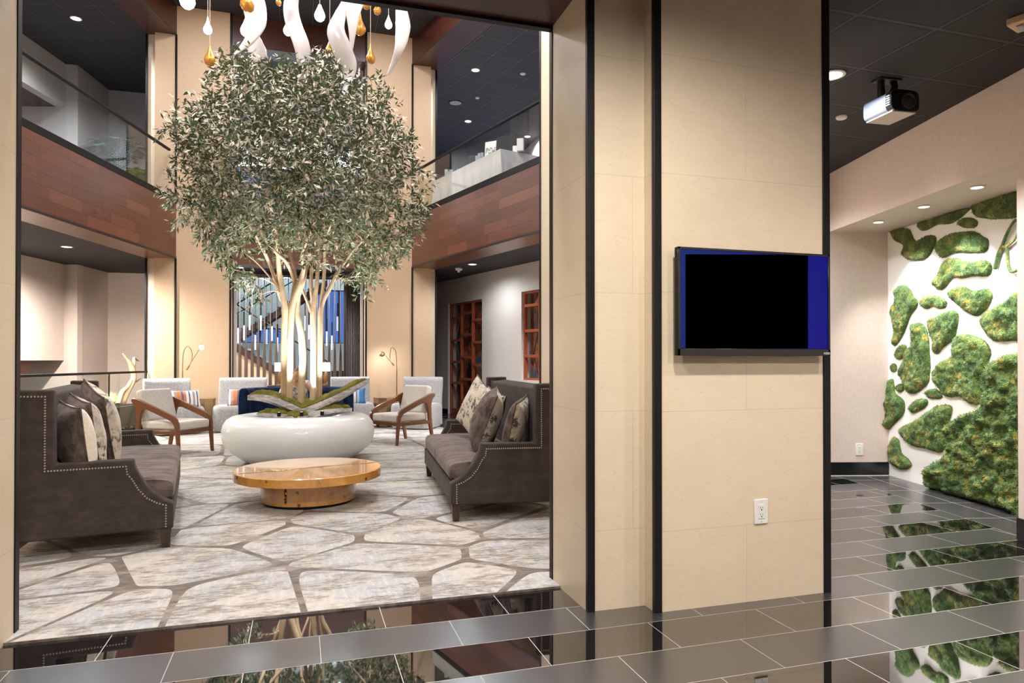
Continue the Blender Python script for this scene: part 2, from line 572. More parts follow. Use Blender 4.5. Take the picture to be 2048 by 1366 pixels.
M['leaf'] = leafmat('olive_leaf', L(68, 84, 60), L(220, 212, 194))
M['palm'] = leafmat('palm_leaf', L(40, 56, 60), L(60, 76, 72))
M['fern'] = leafmat('bush_leaf', L(86, 112, 40), L(120, 146, 60))
M['grass'] = leafmat('blade_grass', L(110, 132, 84), L(140, 160, 110))
M['grass_yellow'] = leafmat('yellow_grass', L(172, 184, 40), L(200, 206, 60))
M['porcelain'] = plain('white_porcelain', L(206, 202, 206), 0.25, sss=0.0)
M['cord'] = plain('clear_cord', L(206, 190, 176), 0.4)
M['bulb'] = glow('lit_bulb', (1.0, 0.80, 0.58, 1), 14.0)
M['lens'] = glow('lit_lens', (1.0, 0.95, 0.88, 1), 11.0)
M['lens_dim'] = glow('lit_lens_soft', (1.0, 0.93, 0.85, 1), 5.0)
M['white_plastic'] = plain('white_plastic', L(226, 224, 220), 0.4)
M['beige_plastic'] = plain('beige_plastic', L(226, 196, 156), 0.45)
M['slot'] = plain('dark_slot', (0.01, 0.01, 0.01, 1), 0.6)
M['black_gloss'] = plain('black_gloss', (0.008, 0.008, 0.009, 1), 0.16)
M['alu'] = plain('brushed_aluminium', L(108, 118, 138), 0.4, metal=0.5)
M['grey_metal'] = plain('grey_frame', L(186, 184, 188), 0.4)
M['nail'] = plain('pewter_nail', L(206, 196, 182), 0.3, metal=0.7)
M['plastic_pale'] = plain('pale_underside', L(196, 182, 172), 0.5)
M['marble_black'] = None


def marble():
    t = NT('black_marble')
    n = t.noise(4, 6, 0.6, dist=2.0)
    v = t.math('LESS_THAN', t.math('ABSOLUTE', t.math('SUBTRACT', n, 0.5)), 0.012)
    t.set(base=t.mix(v, (0.008, 0.010, 0.009, 1), (0.6, 0.6, 0.55, 1)), rough=0.12)
    return t.m


M['marble_black'] = marble()


def glass(name, tint=(0.90, 0.96, 0.93, 1), alpha_mix=0.06):
    t = NT(name)
    out = t.t.nodes['Material Output']
    tr = t.n('ShaderNodeBsdfTransparent')
    tr.inputs[0].default_value = tint
    gl = t.n('ShaderNodeBsdfGlossy')
    gl.inputs['Roughness'].default_value = 0.01
    fr = t.n('ShaderNodeFresnel')
    fr.inputs['IOR'].default_value = 1.5
    mx = t.n('ShaderNodeMixShader')
    gm = t.n('ShaderNodeNewGeometry')
    t.put(mx.inputs[0], t.math('MULTIPLY', fr.outputs[0], t.math('SUBTRACT', 1.0, gm.outputs['Backfacing'])))
    t.t.links.new(tr.outputs[0], mx.inputs[1])
    t.t.links.new(gl.outputs[0], mx.inputs[2])
    t.t.links.new(mx.outputs[0], out.inputs[0])
    return t.m


M['glass'] = glass('guard_glass', (0.965, 0.985, 0.972, 1))
M['glass_clear'] = glass('window_glass', (0.95, 0.97, 1.0, 1))
M['crystal'] = plain('frosted_crystal', L(206, 220, 222), 0.15, trans=0.5)


# ------------------------------------------------------------------ mesh builder
class MB:
    def __init__(s):
        s.v, s.f, s.mi = [], [], []

    def face(s, ids, mi=0):
        s.f.append(tuple(ids))
        s.mi.append(mi)

    def quad(s, a, b, c, d, mi=0):
        n = len(s.v)
        s.v += [tuple(a), tuple(b), tuple(c), tuple(d)]
        s.face((n, n + 1, n + 2, n + 3), mi)

    def box(s, a, b, mi=0, M4=None):
        x0, y0, z0 = a
        x1, y1, z1 = b
        p = [(x0, y0, z0), (x1, y0, z0), (x1, y1, z0), (x0, y1, z0), (x0, y0, z1), (x1, y0, z1), (x1, y1, z1), (x0, y1, z1)]
        if M4 is not None:
            p = [tuple(M4 @ Vector(q)) for q in p]
        n = len(s.v)
        s.v += p
        for f in ((0, 3, 2, 1), (4, 5, 6, 7), (0, 1, 5, 4), (1, 2, 6, 5), (2, 3, 7, 6), (3, 0, 4, 7)):
            s.face([n + i for i in f], mi)
        return s

    def prism(s, poly, lo, hi, axis=2, mi=0):
        """poly of 2d points in the other two axes (cyclic order), extruded along axis"""
        n = len(s.v)
        k = len(poly)

        def P(p, h):
            return {0: (h, p[0], p[1]), 1: (p[0], h, p[1]), 2: (p[0], p[1], h)}[axis]
        s.v += [P(p, lo) for p in poly] + [P(p, hi) for p in poly]
        s.face([n + i for i in range(k)][::-1], mi)
        s.face([n + k + i for i in range(k)], mi)
        for i in range(k):
            j = (i + 1) % k
            s.face((n + i, n + j, n + k + j, n + k + i), mi)
        return s

    def tube(s, pts, rad, n=8, mi=0, flat=1.0, twist=0.0, caps=True, up=(0, 0, 1)):
        pts = [Vector(p) for p in pts]
        if not hasattr(rad, '__len__'):
            rad = [rad] * len(pts)
        base = len(s.v)
        prev = None
        for i, p in enumerate(pts):
            t = (pts[min(i + 1, len(pts) - 1)] - pts[max(i - 1, 0)])
            t = t.normalized() if t.length > 1e-9 else Vector((0, 0, 1))
            if prev is None:
                a = t.cross(Vector(up))
                if a.length < 1e-3:
                    a = t.cross(Vector((1, 0, 0)))
            else:
                a = prev - t * prev.dot(t)
            a.normalize()
            prev = a
            b = t.cross(a)
            tw = twist * i / max(1, len(pts) - 1)
            for k in range(n):
                th = 2 * math.pi * k / n
                u, w = math.cos(th) * rad[i], math.sin(th) * rad[i] * flat
                c_, s_ = math.cos(tw), math.sin(tw)
                s.v.append(tuple(p + a * (u * c_ - w * s_) + b * (u * s_ + w * c_)))
        for i in range(len(pts) - 1):
            for k in range(n):
                k2 = (k + 1) % n
                s.face((base + i * n + k, base + i * n + k2, base + (i + 1) * n + k2, base + (i + 1) * n + k), mi)
        if caps:
            s.face([base + k for k in range(n)][::-1], mi)
            s.face([base + (len(pts) - 1) * n + k for k in range(n)], mi)
        return s

    def lathe(s, prof, c=(0, 0, 0), n=32, mi=0, sx=1.0, sy=1.0, cap=True):
        base = len(s.v)
        for (r, z) in prof:
            for k in range(n):
                th = 2 * math.pi * k / n
                s.v.append((c[0] + r * sx * math.cos(th), c[1] + r * sy * math.sin(th), c[2] + z))
        for i in range(len(prof) - 1):
            for k in range(n):
                k2 = (k + 1) % n
                s.face((base + i * n + k, base + i * n + k2, base + (i + 1) * n + k2, base + (i + 1) * n + k), mi)
        if cap:
            s.face([base + k for k in range(n)][::-1], mi)
            s.face([base + (len(prof) - 1) * n + k for k in range(n)], mi)
        return s

    def grid(s, fn, nu, nv, mi=0, closeu=False):
        base = len(s.v)
        for i in range(nu):
            for j in range(nv):
                s.v.append(tuple(fn(i / (nu if closeu else nu - 1), j / (nv - 1))))
        for i in range(nu if closeu else nu - 1):
            for j in range(nv - 1):
                i2 = (i + 1) % nu
                s.face((base + i * nv + j, base + i2 * nv + j, base + i2 * nv + j + 1, base + i * nv + j + 1), mi)
        return s

    def xf(s, M4):
        s.v = [tuple(M4 @ Vector(p)) for p in s.v]
        return s

    def build(s, name, mats, parent=None, loc=(0, 0, 0), rz=0.0, bevel=0.0, seg=2, sub=0, sharp=40, fixn=True, rot=None):
        me = bpy.data.meshes.new(name)
        me.from_pydata(s.v, [], s.f)
        if not isinstance(mats, (list, tuple)):
            mats = [mats]
        for m in mats:
            me.materials.append(m)
        if len(mats) > 1:
            me.polygons.foreach_set('material_index', s.mi)
        me.polygons.foreach_set('use_smooth', [True] * len(s.f))
        if fixn:
            b = bmesh.new()
            b.from_mesh(me)
            bmesh.ops.recalc_face_normals(b, faces=b.faces)
            b.to_mesh(me)
            b.free()
        if sharp is not None:
            me.set_sharp_from_angle(angle=math.radians(sharp))
        me.update()
        o = bpy.data.objects.new(name, me)
        COL.objects.link(o)
        o.location = loc
        o.rotation_euler = rot or (0, 0, rz)
        if parent:
            o.parent = parent
        if bevel:
            md = o.modifiers.new('bevel', 'BEVEL')
            md.width, md.segments, md.limit_method = bevel, seg, 'ANGLE'
            md.angle_limit = math.radians(35)
        if sub:
            md = o.modifiers.new('subdiv', 'SUBSURF')
            md.levels = md.render_levels = sub
        return o


def thing(name, label, cat, loc=(0, 0, 0), rz=0.0, group=None, rot=None):
    o = bpy.data.objects.new(name, None)
    COL.objects.link(o)
    o.location = loc
    o.rotation_euler = rot or (0, 0, rz)
    return tag(o, label, cat, group)


def tag(o, label, cat, group=None):
    o['label'], o['category'] = label, cat
    if group:
        o['group'] = group
    return o


def struct(o):
    o['kind'] = 'structure'
    return o


def copy_tree(o, parent=None):
    c = o.copy()
    COL.objects.link(c)
    if parent:
        c.parent = parent
    for ch in list(o.children):
        copy_tree(ch, c)
    return c


def smooth_path(pts, n=6):
    """Catmull-Rom through the points"""
    P = [Vector(p) for p in pts]
    out = []
    for i in range(len(P) - 1):
        p0, p1, p2, p3 = P[max(i - 1, 0)], P[i], P[i + 1], P[min(i + 2, len(P) - 1)]
        for k in range(n):
            t = k / n
            out.append(0.5 * ((2 * p1) + (p2 - p0) * t + (2 * p0 - 5 * p1 + 4 * p2 - p3) * t * t + (3 * p1 - p0 - 3 * p2 + p3) * t ** 3))
    out.append(P[-1])
    return out


def lerp_list(vals, m):
    xs = np.linspace(0, 1, len(vals))
    return list(np.interp(np.linspace(0, 1, m), xs, vals))


rnd = random.Random(7)
# ================================================================== THE SETTING
ZS, ZT = 3.20, 4.22            # underside and top of the balcony beam
ZU, ZC = 7.40, 7.95            # underside of the upper beam, atrium ceiling
TH = 0.54                      # wall thickness
YB = 14.2                      # back wall face
R0, L0 = Vector((2.205, YB, 0)), Vector((-2.229, YB, 0))


def wbox(name, a, b, m, loc=(0, 0, 0), rz=0.0, bevel=0.0):
    return struct(MB().box(a, b).build(name, m, None, loc, rz, bevel))


wbox('floor', (-9, -5, -0.2), (9, 24, 0), M['tile'])
cp = MB().prism([(-1.266, 3.627), (1.399, 3.627), (1.399, 3.76), (2.85, 3.76), (2.95, 7.0), (3.70, 8.55), (2.2, 14.18), (-2.22, 14.18), (-3.72, 8.55), (-2.95, 7.0), (-2.85, 3.76), (-1.266, 3.76)], 0.0, 0.012)
CELLS = [(358, 1131), (125, 1168), (83, 1227), (208, 1238), (467, 1212), (717, 1180), (783, 1120), (845, 1066), (980, 1168), (1062, 1178), (692, 1047), (467, 1035), (375, 1035), (60, 1160), (50, 1116), (208, 1085), (470, 1068),
         (1060, 1056), (1072, 1112), (432, 952), (432, 990), (743, 1011), (860, 1017), (807, 979), (775, 893), (815, 926), (790, 950), (590, 1078), (960, 1040), (300, 1010), (380, 965), (330, 930)]
seeds = [on_z(x, y)[:2] for x, y in CELLS]
_cr = random.Random(4)
for _k in range(4000):
    q = (_cr.uniform(-4.2, 4.2), _cr.uniform(3.0, 15.0))
    if min(math.hypot(q[0] - a, (q[1] - b) * 0.8) for a, b in seeds) > (0.88 if q[1] > 5.4 else 0.95):
        seeds.append(q)
for a, b in list(seeds):
    poly = [(a - 1.3, b - 1.3), (a + 1.3, b - 1.3), (a + 1.3, b + 1.3), (a - 1.3, b + 1.3)]
    for c, d in seeds:
        if (c, d) == (a, b) or math.hypot(c - a, d - b) > 2.6:
            continue
        ln = math.hypot(c - a, d - b)
        nx, ny = (c - a) / ln, (d - b) / ln
        lim = ln / 2 - 0.024 - 0.012 * math.sin(a * 7 + c * 5 + b * 3)
        new = []
        for k in range(len(poly)):
            p, q = poly[k], poly[(k + 1) % len(poly)]
            dp, dq = (p[0] - a) * nx + (p[1] - b) * ny - lim, (q[0] - a) * nx + (q[1] - b) * ny - lim
            if dp <= 0:
                new.append(p)
            if dp * dq < 0:
                f = dp / (dp - dq)
                new.append((p[0] + (q[0] - p[0]) * f, p[1] + (q[1] - p[1]) * f))
        poly = new
        if len(poly) < 3:
            break
    if len(poly) < 3 or (abs(a) > 2.9 and b < 8.6):
        continue
    for _it in range(4):
        ct_ = 0.10 if _it == 0 else (0.2 if _it == 1 else 0.25)
        poly = [pt for k in range(len(poly)) for pt in ((poly[k][0] * (1 - ct_) + poly[(k + 1) % len(poly)][0] * ct_, poly[k][1] * (1 - ct_) + poly[(k + 1) % len(poly)][1] * ct_),
                                                        (poly[k][0] * ct_ + poly[(k + 1) % len(poly)][0] * (1 - ct_), poly[k][1] * ct_ + poly[(k + 1) % len(poly)][1] * (1 - ct_)))]
    # trim to the carpet's own edge
    for (ex, ey, nx, ny) in ((0, 3.630, 0, -1), (2.92, 5, 1, 0), (-2.92, 5, -1, 0), (0, 14.17, 0, 1), (2.2, YB, C15, S15), (-2.22, YB, -C15, S15)):
        if ey == 5 and abs(a) > 2.9:
            continue
        new = []
        for k in range(len(poly)):
            p, q = poly[k], poly[(k + 1) % len(poly)]
            dp, dq = (p[0] - ex) * nx + (p[1] - ey) * ny, (q[0] - ex) * nx + (q[1] - ey) * ny
            if dp <= 0:
                new.append(p)
            if dp * dq < 0:
                f = dp / (dp - dq)
                new.append((p[0] + (q[0] - p[0]) * f, p[1] + (q[1] - p[1]) * f))
        poly = new
        if len(poly) < 3:
            break
    poly = [(max(-1.264, min(1.397, p[0])), p[1]) if p[1] < 3.76 else p for p in poly]
    if len(poly) < 3:
        continue
    n0 = len(cp.v)
    cp.v += [(p[0], p[1], 0.0126) for p in poly]
    cp.face(list(range(n0, n0 + len(poly))), 1)
struct(cp.build('floor_carpet', [M['carpet'], M['carpet_cell']], fixn=False))

# --- the wall between hall and atrium
wbox('wall_portal_left', (-3.1, 3.243, 0), (-1.268, 3.75, 3.342), M['stone'])
wbox('wall_portal_right', (1.40, 3.243, 0), (1.74, 3.75, 3.342), M['stone'])
wbox('wall_pillar', (1.723, 3.130, 0), (2.797, 3.75, 3.342), M['stone'])
wbox('wall_portal_header', (-1.268, 3.243, 3.222), (1.40, 3.75, 8.0), M['header'])
wbox('wall_atrium_front', (-3.1, 3.45, 3.342), (-1.268, 3.75, 8.0), M['stone_side'])
wbox('wall_atrium_front', (1.40, 3.45, 3.342), (3.1, 3.75, 8.0), M['stone_side'])


def vtrim(a, b, loc=(0, 0, 0), rz=0.0, m='trim'):
    return struct(MB().box(a, b).build('trim_vertical', M[m], None, loc, rz, 0.002))


vtrim((-1.292, 3.745, 0.012), (-1.262, 3.795, 3.222))
vtrim((1.394, 3.745, 0.012), (1.422, 3.79, 3.222))
vtrim((1.397, 3.235, 0), (1.438, 3.262, 3.342))
vtrim((1.716, 3.121, 0), (1.757, 3.150, 3.342))
vtrim((2.757, 3.121, 0), (2.802, 3.150, 3.342))
vtrim((2.797, 3.15, 0), (2.803, 3.75, 3.342), m='bronze_dark')
struct(MB().box((-1.268, 3.742, 3.203), (1.40, 3.785, 3.240)).build('trim_header', M['trim']))

# --- side walls that close the near part of the atrium
for sg, nm in ((-1, 'left'), (1, 'right')):
    struct(MB().prism([(sg * 2.85, 3.75), (sg * 3.1, 3.75), (sg * 3.2, 6.95), (sg * 3.95, 8.45), (sg * 3.70, 8.55), (sg * 2.95, 7.0)], 0, 8.0).build('wall_near_' + nm, M['stone_side']))

# --- hall shell
wbox('wall_hall_left', (-3.1, -4.2, 0), (-2.9, 3.243, 3.342), M['wall_beige'])
wbox('wall_hall_back', (-3.1, -4.4, 0), (4.4, -4.2, 3.342), M['wall_beige'])
struct(MB().prism([(-3.1, -4.4), (7.5, -4.4), (7.5, 8.4), (3.90, 8.4), (3.12, 6.98), (2.80, 3.70), (-3.1, 3.70)], 3.342, 3.44).build('ceiling', M['ceil_hall']))
NR = -R15
NS, NM, QJ, QE = 3.789, 4.463, 4.785, 7.504
wbox('wall_right', (NS, -8.0, 0), (NM + 0.2, QJ, 3.342), M['wall_beige'], rz=NR)
wbox('wall_niche_bulkhead', (NS, QJ, 2.70), (NM + 0.2, 7.9, 3.342), M['wall_beige'], rz=NR)
wbox('wall_niche_back', (NM, QJ, 0), (NM + 0.2, 7.9, 2.70), M['paint_white'], rz=NR)
wbox('wall_niche_end', (0.75, QE, 0), (NM, 7.75, 2.70), M['wall_beige'], rz=NR)
wbox('wall_corridor_end', (0.75, QE, 2.70), (NS, 7.75, 3.342), M['wall_beige'], rz=NR)


def baseboard(name, a, b, rz=NR, loc=(0, 0, 0)):
    return struct(MB().box(a, b).build(name, M['black_gloss'], None, loc, rz, 0.002))


baseboard('baseboard_right', (NS - 0.014, -8.0, 0.0), (NS, QJ + 0.004, 0.158))
baseboard('baseboard_end', (3.70, QE - 0.012, 0.006), (NM - 0.006, QE, 0.150))
baseboard('baseboard_end', (0.80, QE - 0.012, 0.006), (3.697, QE, 0.150))
struct(MB().box((0.8, QE - 0.013, 0.0), (NM - 0.004, QE - 0.001, 0.006)).box((3.697, QE - 0.011, 0.006), (3.700, QE - 0.001, 0.15)).build('trim_caulk', M['paint_white'], rz=NR))

# --- atrium side walls (local x runs along the wall, y outwards)
LW = 4.70
SIDES = (('left', L0, math.radians(75), -1), ('right', R0, math.radians(-75), 1))
for nm, P0, rz, sg in SIDES:
    def bx(name, x0, x1, v0, v1, z0, z1, m, bevel=0.0):
        xa, xb = sorted((sg * x0, sg * x1))
        return struct(MB().box((xa, v0, z0), (xb, v1, z1)).build(name, M[m], None, tuple(P0), rz, bevel))
    bx('wall_balcony_' + nm, 0.0, LW, 0.0, TH, ZS, ZT, 'fascia')
    bx('wall_soffit_' + nm, 0.0, LW, 0.012, TH, ZS - 0.012, ZS, 'soffit')
    bx('trim_balcony', 0.0, LW, -0.006, 0.012, ZS - 0.014, ZS + 0.020, 'bronze_dark')
    bx('wall_beam_' + nm, 0.0, LW, 0.0, TH, ZU, 8.1, 'header')
    bx('trim_beam', 0.0, LW, -0.006, 0.008, ZU - 0.012, ZU + 0.02, 'bronze_dark')
    # the jamb at the back corner and the pier nearer the camera
    for z0, z1 in ((0, ZS - 0.012), (ZT, ZU)):
        bx('wall_jamb_' + nm, -0.35, 0.0, 0.0, TH, z0, z1, 'stone_side')
        bx('trim_jamb', -0.006, 0.034, -0.012, 0.014, z0, z1, 'trim')
        bx('trim_jamb', -0.006, 0.030, TH - 0.012, TH + 0.02, z0, z1, 'trim')
    bx('wall_pier_' + nm, LW, LW + 1.15, 0.0, TH, 0, 8.1, 'stone_side')
    bx('trim_pier', LW - 0.03, LW + 0.006, -0.010, 0.014, 0, 8.1, 'trim')
    # balcony floor slab, corridor ceilings
    bx('ceiling_lower_' + nm, -4.5, 6.0, TH, 7.0, ZS - 0.01, ZS + 0.10, 'ceil_side')
    bx('floor_upper_' + nm, -4.5, 6.0, TH, 7.0, ZS + 0.10, ZT, 'wall_grey')
    bx('ceiling_upper_' + nm, -7.5, 6.0, TH, 9.0, 7.42, 7.52, 'ceil_side' if sg < 0 else 'ceil_gallery')

# --- back wall: two piers, beam and upper header
XL, XR = -1.285, 1.28
wbox('wall_back_left', (-2.6, YB, 0), (XL, YB + TH, 8.1), M['wall_tan'])
wbox('wall_back_right', (XR, YB, 0), (2.6, YB + TH, 8.1), M['wall_tan'])
wbox('wall_balcony_back', (XL, YB + 0.03, 3.135), (XR, YB + TH, ZT), M['fascia'])
wbox('wall_header_back', (XL, YB + 0.03, 7.35), (XR, YB + TH, 8.1), M['header'])
for x0, x1 in ((XL - 0.012, XL + 0.022), (XR - 0.022, XR + 0.012)):
    vtrim((x0, YB - 0.014, 0), (x1, YB + 0.02, 7.95))
    vtrim((x0, YB + TH - 0.02, 0), (x1, YB + TH + 0.012, 7.35))
for x0, x1 in ((XL + 0.022, XL + 0.075), (XR - 0.075, XR - 0.022)):
    struct(MB().box((x0, YB + TH - 0.06, 0), (x1, YB + TH, 3.135)).build('trim_frame', M['grey_metal']))
    struct(MB().box((x0, YB + TH - 0.06, ZT), (x1, YB + TH, 7.35)).build('trim_frame', M['grey_metal']))
wbox('ceiling_atrium', (-4.2, 3.5, ZC), (4.2, 14.9, ZC + 0.1), M['ceil_side'])

# --- back lobby beyond the window-like opening
wbox('ceiling_lobby', (-3.2, YB + TH, 3.20), (3.2, 17.0, 3.30), M['ceil_side'])
wbox('floor_landing', (-3.2, YB + TH, 3.30), (3.2, 17.0, ZT), M['wall_grey'])
wbox('wall_lobby_left', (-2.5, YB + TH, 0), (-2.3, 20.2, 7.6), M['wall_grey'])
wbox('wall_lobby_right', (2.3, YB + TH, 0), (2.5, 20.2, 7.6), M['wall_grey'])
wbox('ceiling_stair', (-2.5, YB + TH, 7.45), (2.5, 20.2, 7.55), M['ceil_side'])
lob = M['wall_lobby'] = wallpaper('lobby_wall', L(166, 174, 178))
YW = 20.0
for a, b in (((-2.3, 0), (2.3, 1.75)), ((-0.15, 1.75), (0.35, 3.25)), ((1.75, 1.75), (2.3, 3.25)), ((-2.3, 1.75), (-1.95, 3.25)), ((-1.95, 2.15), (-0.15, 3.25)),
             ((-2.3, 3.25), (2.3, 5.35)), ((-2.3, 6.55), (2.3, 7.6))):
    wbox('wall_stair_back', (a[0], YW, a[1]), (b[0], YW + 0.2, b[1]), lob)


def window(name, x0, x1, z0, z1, nx, nz):
    w = struct(MB().box((x0, YW + 0.09, z0), (x1, YW + 0.10, z1)).build(name, M['glass_clear']))
    f = MB()
    for i in range(nx + 1):
        x = x0 + (x1 - x0) * i / nx
        f.box((x - 0.02, YW + 0.04, z0), (x + 0.02, YW + 0.15, z1))
    for j in range(nz + 1):
        z = z0 + (z1 - z0) * j / nz
        f.box((x0, YW + 0.05, z - 0.02), (x1, YW + 0.14, z + 0.02))
    f.build('window_frame', M['bronze_dark'], w)


window('window_1', 0.35, 1.75, 1.75, 3.25, 4, 1)
window('window_2', -1.95, -0.15, 1.75, 2.15, 4, 1)
window('window_3', -2.3, 2.3, 5.35, 6.55, 6, 1)

# --- right lower corridor outer wall with two recesses for the lattice screens
VO = 1.646
for (x0, x1, z0, z1) in ((-4.2, -1.61, 0, 3.19), (-1.61, 0.03, 2.62, 3.19), (0.03, 1.62, 0, 3.19), (1.62, 3.26, 0, 0.886), (1.62, 3.26, 2.64, 3.19), (3.26, 6.0, 0, 3.19)):
    struct(MB().box((x0, VO, z0), (x1, VO + 0.25, z1)).build('wall_corridor_right', M['wall_white'], None, tuple(R0), math.radians(-75)))
for x0, x1 in ((-4.2, -1.61), (0.03, 6.0)):
    baseboard('baseboard_corridor', (x0, VO - 0.014, 0), (x1, VO, 0.115), math.radians(-75), tuple(R0))
# upper right gallery
wbox('wall_gallery_right', (6.26, 11.0, ZT), (6.46, 24.0, 7.42), M['wall_white'])
wbox('wall_gallery_back', (1.0, 22.5, ZT), (6.5, 22.7, 7.42), M['wall_grey'])


# --- left outer walls (bulkhead, return, wall, end wall) on both levels
def left_walls(pts, z0, z1, bulk, m, tagn):
    A, B, C_, D, E_ = [Vector((p[0], p[1], 0)) for p in pts]
    A2 = A + (A - B) * 4.0

    def wall(p, q, za, zb, mm=m):
        d = (q - p).normalized()
        n = Vector((-d.y, d.x, 0)) * 0.18
        poly = [(p.x, p.y), (q.x, q.y), (q.x + n.x, q.y + n.y), (p.x + n.x, p.y + n.y)]
        struct(MB().prism(poly, za, zb).build('wall_outer_' + tagn, M[mm]))
    wall(A2, B, bulk, z1)
    wall(B, C_, z0, z1)
    wall(C_, D, z0, z1)
    wall(D, E_ + (E_ - D) * 0.8, z0, z1)
    out = Vector((-C15, S15, 0)) * 1.6
    wall(A2 + out, B + out, z0, bulk + 0.3, m)
    wall(B + out, B, z0, bulk + 0.3, m)
    struct(MB().prism([tuple((A2 + out * 0.1)[:2]), tuple((B + out * 0.1)[:2]), tuple((B + out)[:2]), tuple((A2 + out)[:2])], bulk + 0.01, bulk + 0.06).build('ceiling_recess_' + tagn, M['ceil_side']))


left_walls([(-4.866, 14.391), (-4.499, 15.762), (-4.251, 15.686), (-4.004, 16.923), (-3.302, 16.889)], 0.0, 3.19, 1.275, 'wall_beige', 'lower')
left_walls([(-5.03, 14.95), (-4.66, 16.33), (-4.43, 16.32), (-4.165, 17.60), (-3.42, 17.60)], ZT, 7.42, 6.52, 'wall_grey', 'upper')


# --- glass guards on the balconies
def railing(nm, P0, rz, sg, label, ln=LW, loc=None):
    t = thing('glass_railing', label, 'railing', tuple(P0) if loc is None else loc, rz, 'glass railings of the balconies')

    def bb(x0, x1, v0, v1, z0, z1):
        xa, xb = sorted((sg * x0, sg * x1))
        return MB().box((xa, v0, z0), (xb, v1, z1))
    bb(0.035, ln - 0.03, -0.004, 0.13, ZT, ZT + 0.11).build('base_shoe', M['rail'], t, bevel=0.004)
    cuts = [0.16, ln * 0.36, ln * 0.70, ln - 0.03] if ln > 3 else [0.04, ln * 0.5, ln - 0.04]
    for a, b in zip(cuts[:-1], cuts[1:]):
        bb(a + 0.006, b - 0.006, 0.055, 0.070, ZT + 0.11, 5.165).build('glass_panel', M['glass'], t)
    bb(0.14 if ln > 3 else 0.02, ln - 0.03, 0.037, 0.088, 5.165, 5.21).build('handrail', M['rail'], t, bevel=0.012)
    return t


railing('left', L0, math.radians(75), -1, 'glass railing with black handrail on the left balcony, palms behind it')
railing('right', R0, math.radians(-75), 1, 'glass railing with black handrail on the right balcony, cloth-covered table behind it')
railing('back', None, 0, 1, 'glass railing of the back balcony, mostly hidden behind the tree crown', XR - XL, (XL, YB + 0.1, 0))


# ================================================================== LIGHT FIXTURES
def downlight(x, y, z, label, power, color=NEUT, r=0.075, group='recessed downlights', angle=130, lens='lens', name='ceiling_downlight', soft=0.07):
    t = thing(name, label, 'ceiling light', (x, y, z), 0, group)
    MB().lathe([(r, 0.0), (r * 1.28, -0.004), (r * 1.28, -0.010), (r * 1.0, -0.012), (r * 0.97, -0.002)], n=28, cap=False).build('trim_ring', M['white_plastic'], t)
    MB().lathe([(0.001, -0.006), (r * 0.6, -0.007), (r, -0.004)], n=28, cap=False).build('lens', M[lens], t)
    if power:
        lamp('SPOT', (x, y, z - 0.03), power, color, soft, angle=angle, blend=0.7)
    return t


downlight(3.66, 4.06, 3.342, 'round downlight in the black hall ceiling beside the pillar with the screen', 380, NEUT, angle=150)
downlight(-3.75, 13.25, ZS - 0.01, 'round downlight in the black ceiling under the left balcony', 1300, (1.0, 0.94, 0.86), angle=165)
downlight(3.27, 13.297, ZS - 0.01, 'round downlight in the black ceiling under the right balcony', 130, COOL, angle=165)
downlight(-3.86, 14.08, 7.42, 'round downlight in the black ceiling above the left balcony', 900, COOL, angle=150)
downlight(3.534, 14.11, 7.42, 'larger round downlight over the right balcony, nearest of three', 420, COOL, angle=150)
downlight(4.11, 17.2, 7.42, 'round downlight over the right balcony, second of three', 450, COOL, angle=150)
downlight(5.95, 17.9, 7.42, 'round downlight over the right balcony close to the pale end wall', 260, COOL, lens='lens', angle=150)
NICHE = [((5.659, 5.63), 'first from the end wall'), ((5.49, 4.94), 'middle one'), ((5.288, 4.256), 'nearest the camera'), ]
for (p, w) in NICHE:
    t = downlight(p[0], p[1], 2.70, 'small adjustable downlight over the moss wall, %s of three' % w, 0, r=0.045, group='moss wall downlights', lens='lens')
    lamp('SPOT', (p[0], p[1], 2.675), 150, NEUT, 0.03, aim=(p[0] + 0.50 * C15, p[1] - 0.50 * S15, 0.9), angle=84, blend=0.7)
for (x, y, z_, pw, lb) in ((-4.25, 10.3, ZS - 0.01, 650, 'under the left balcony, added unseen nearer the camera'), (4.45, 9.6, ZS - 0.01, 1300, 'under the right balcony, added unseen nearer the camera'), (4.2, 6.3, 3.342, 420, 'at the far end of the corridor'), (-1.2, 15.25, 3.20, 420, 'in the back lobby, left'), (0.35, 15.2, 3.20, 380, 'in the back lobby, right'), (-0.3, 16.8, 3.20, 700, 'in the back lobby behind the trunks')):  # the balcony pair is unseen, added to brighten the corridors below
    downlight(x, y, z_, 'round downlight in the black ceiling ' + lb, pw, WARM if x < -2 else ((0.95, 0.96, 1.0) if x > 4.1 and y < 7 else NEUT), angle=150)
lamp('AREA', (-6.2, 13.2, 1.25), 60, (0.9, 1.0, 0.8), 0.5)  # fill lamps without fixtures, added to brighten the left recesses
lamp('AREA', (-6.3, 14.2, 6.4), 40, COOL, 0.4)
for (x, y) in ((0.8, 18.9), (-1.2, 18.9)):
    lamp('AREA', (x, y, 7.4), 420, COOL, 0.5)
for (x, y) in ((5.09, 3.56), ):
    lamp('SPOT', (x, y, 2.675), 120, NEUT, 0.03, aim=(x + 0.55 * C15, y - 0.55 * S15, 0.8), angle=84, blend=0.7)


def ceiling_disc(x, y, z, label, name, cat, r, m='white_plastic', group=None):
    return tag(MB().lathe([(r, 0.0), (r, -0.012), (r * 0.8, -0.022), (0.001, -0.024)], n=24, cap=False).build(name, M[m], None, (x, y, z)), label, cat, group)


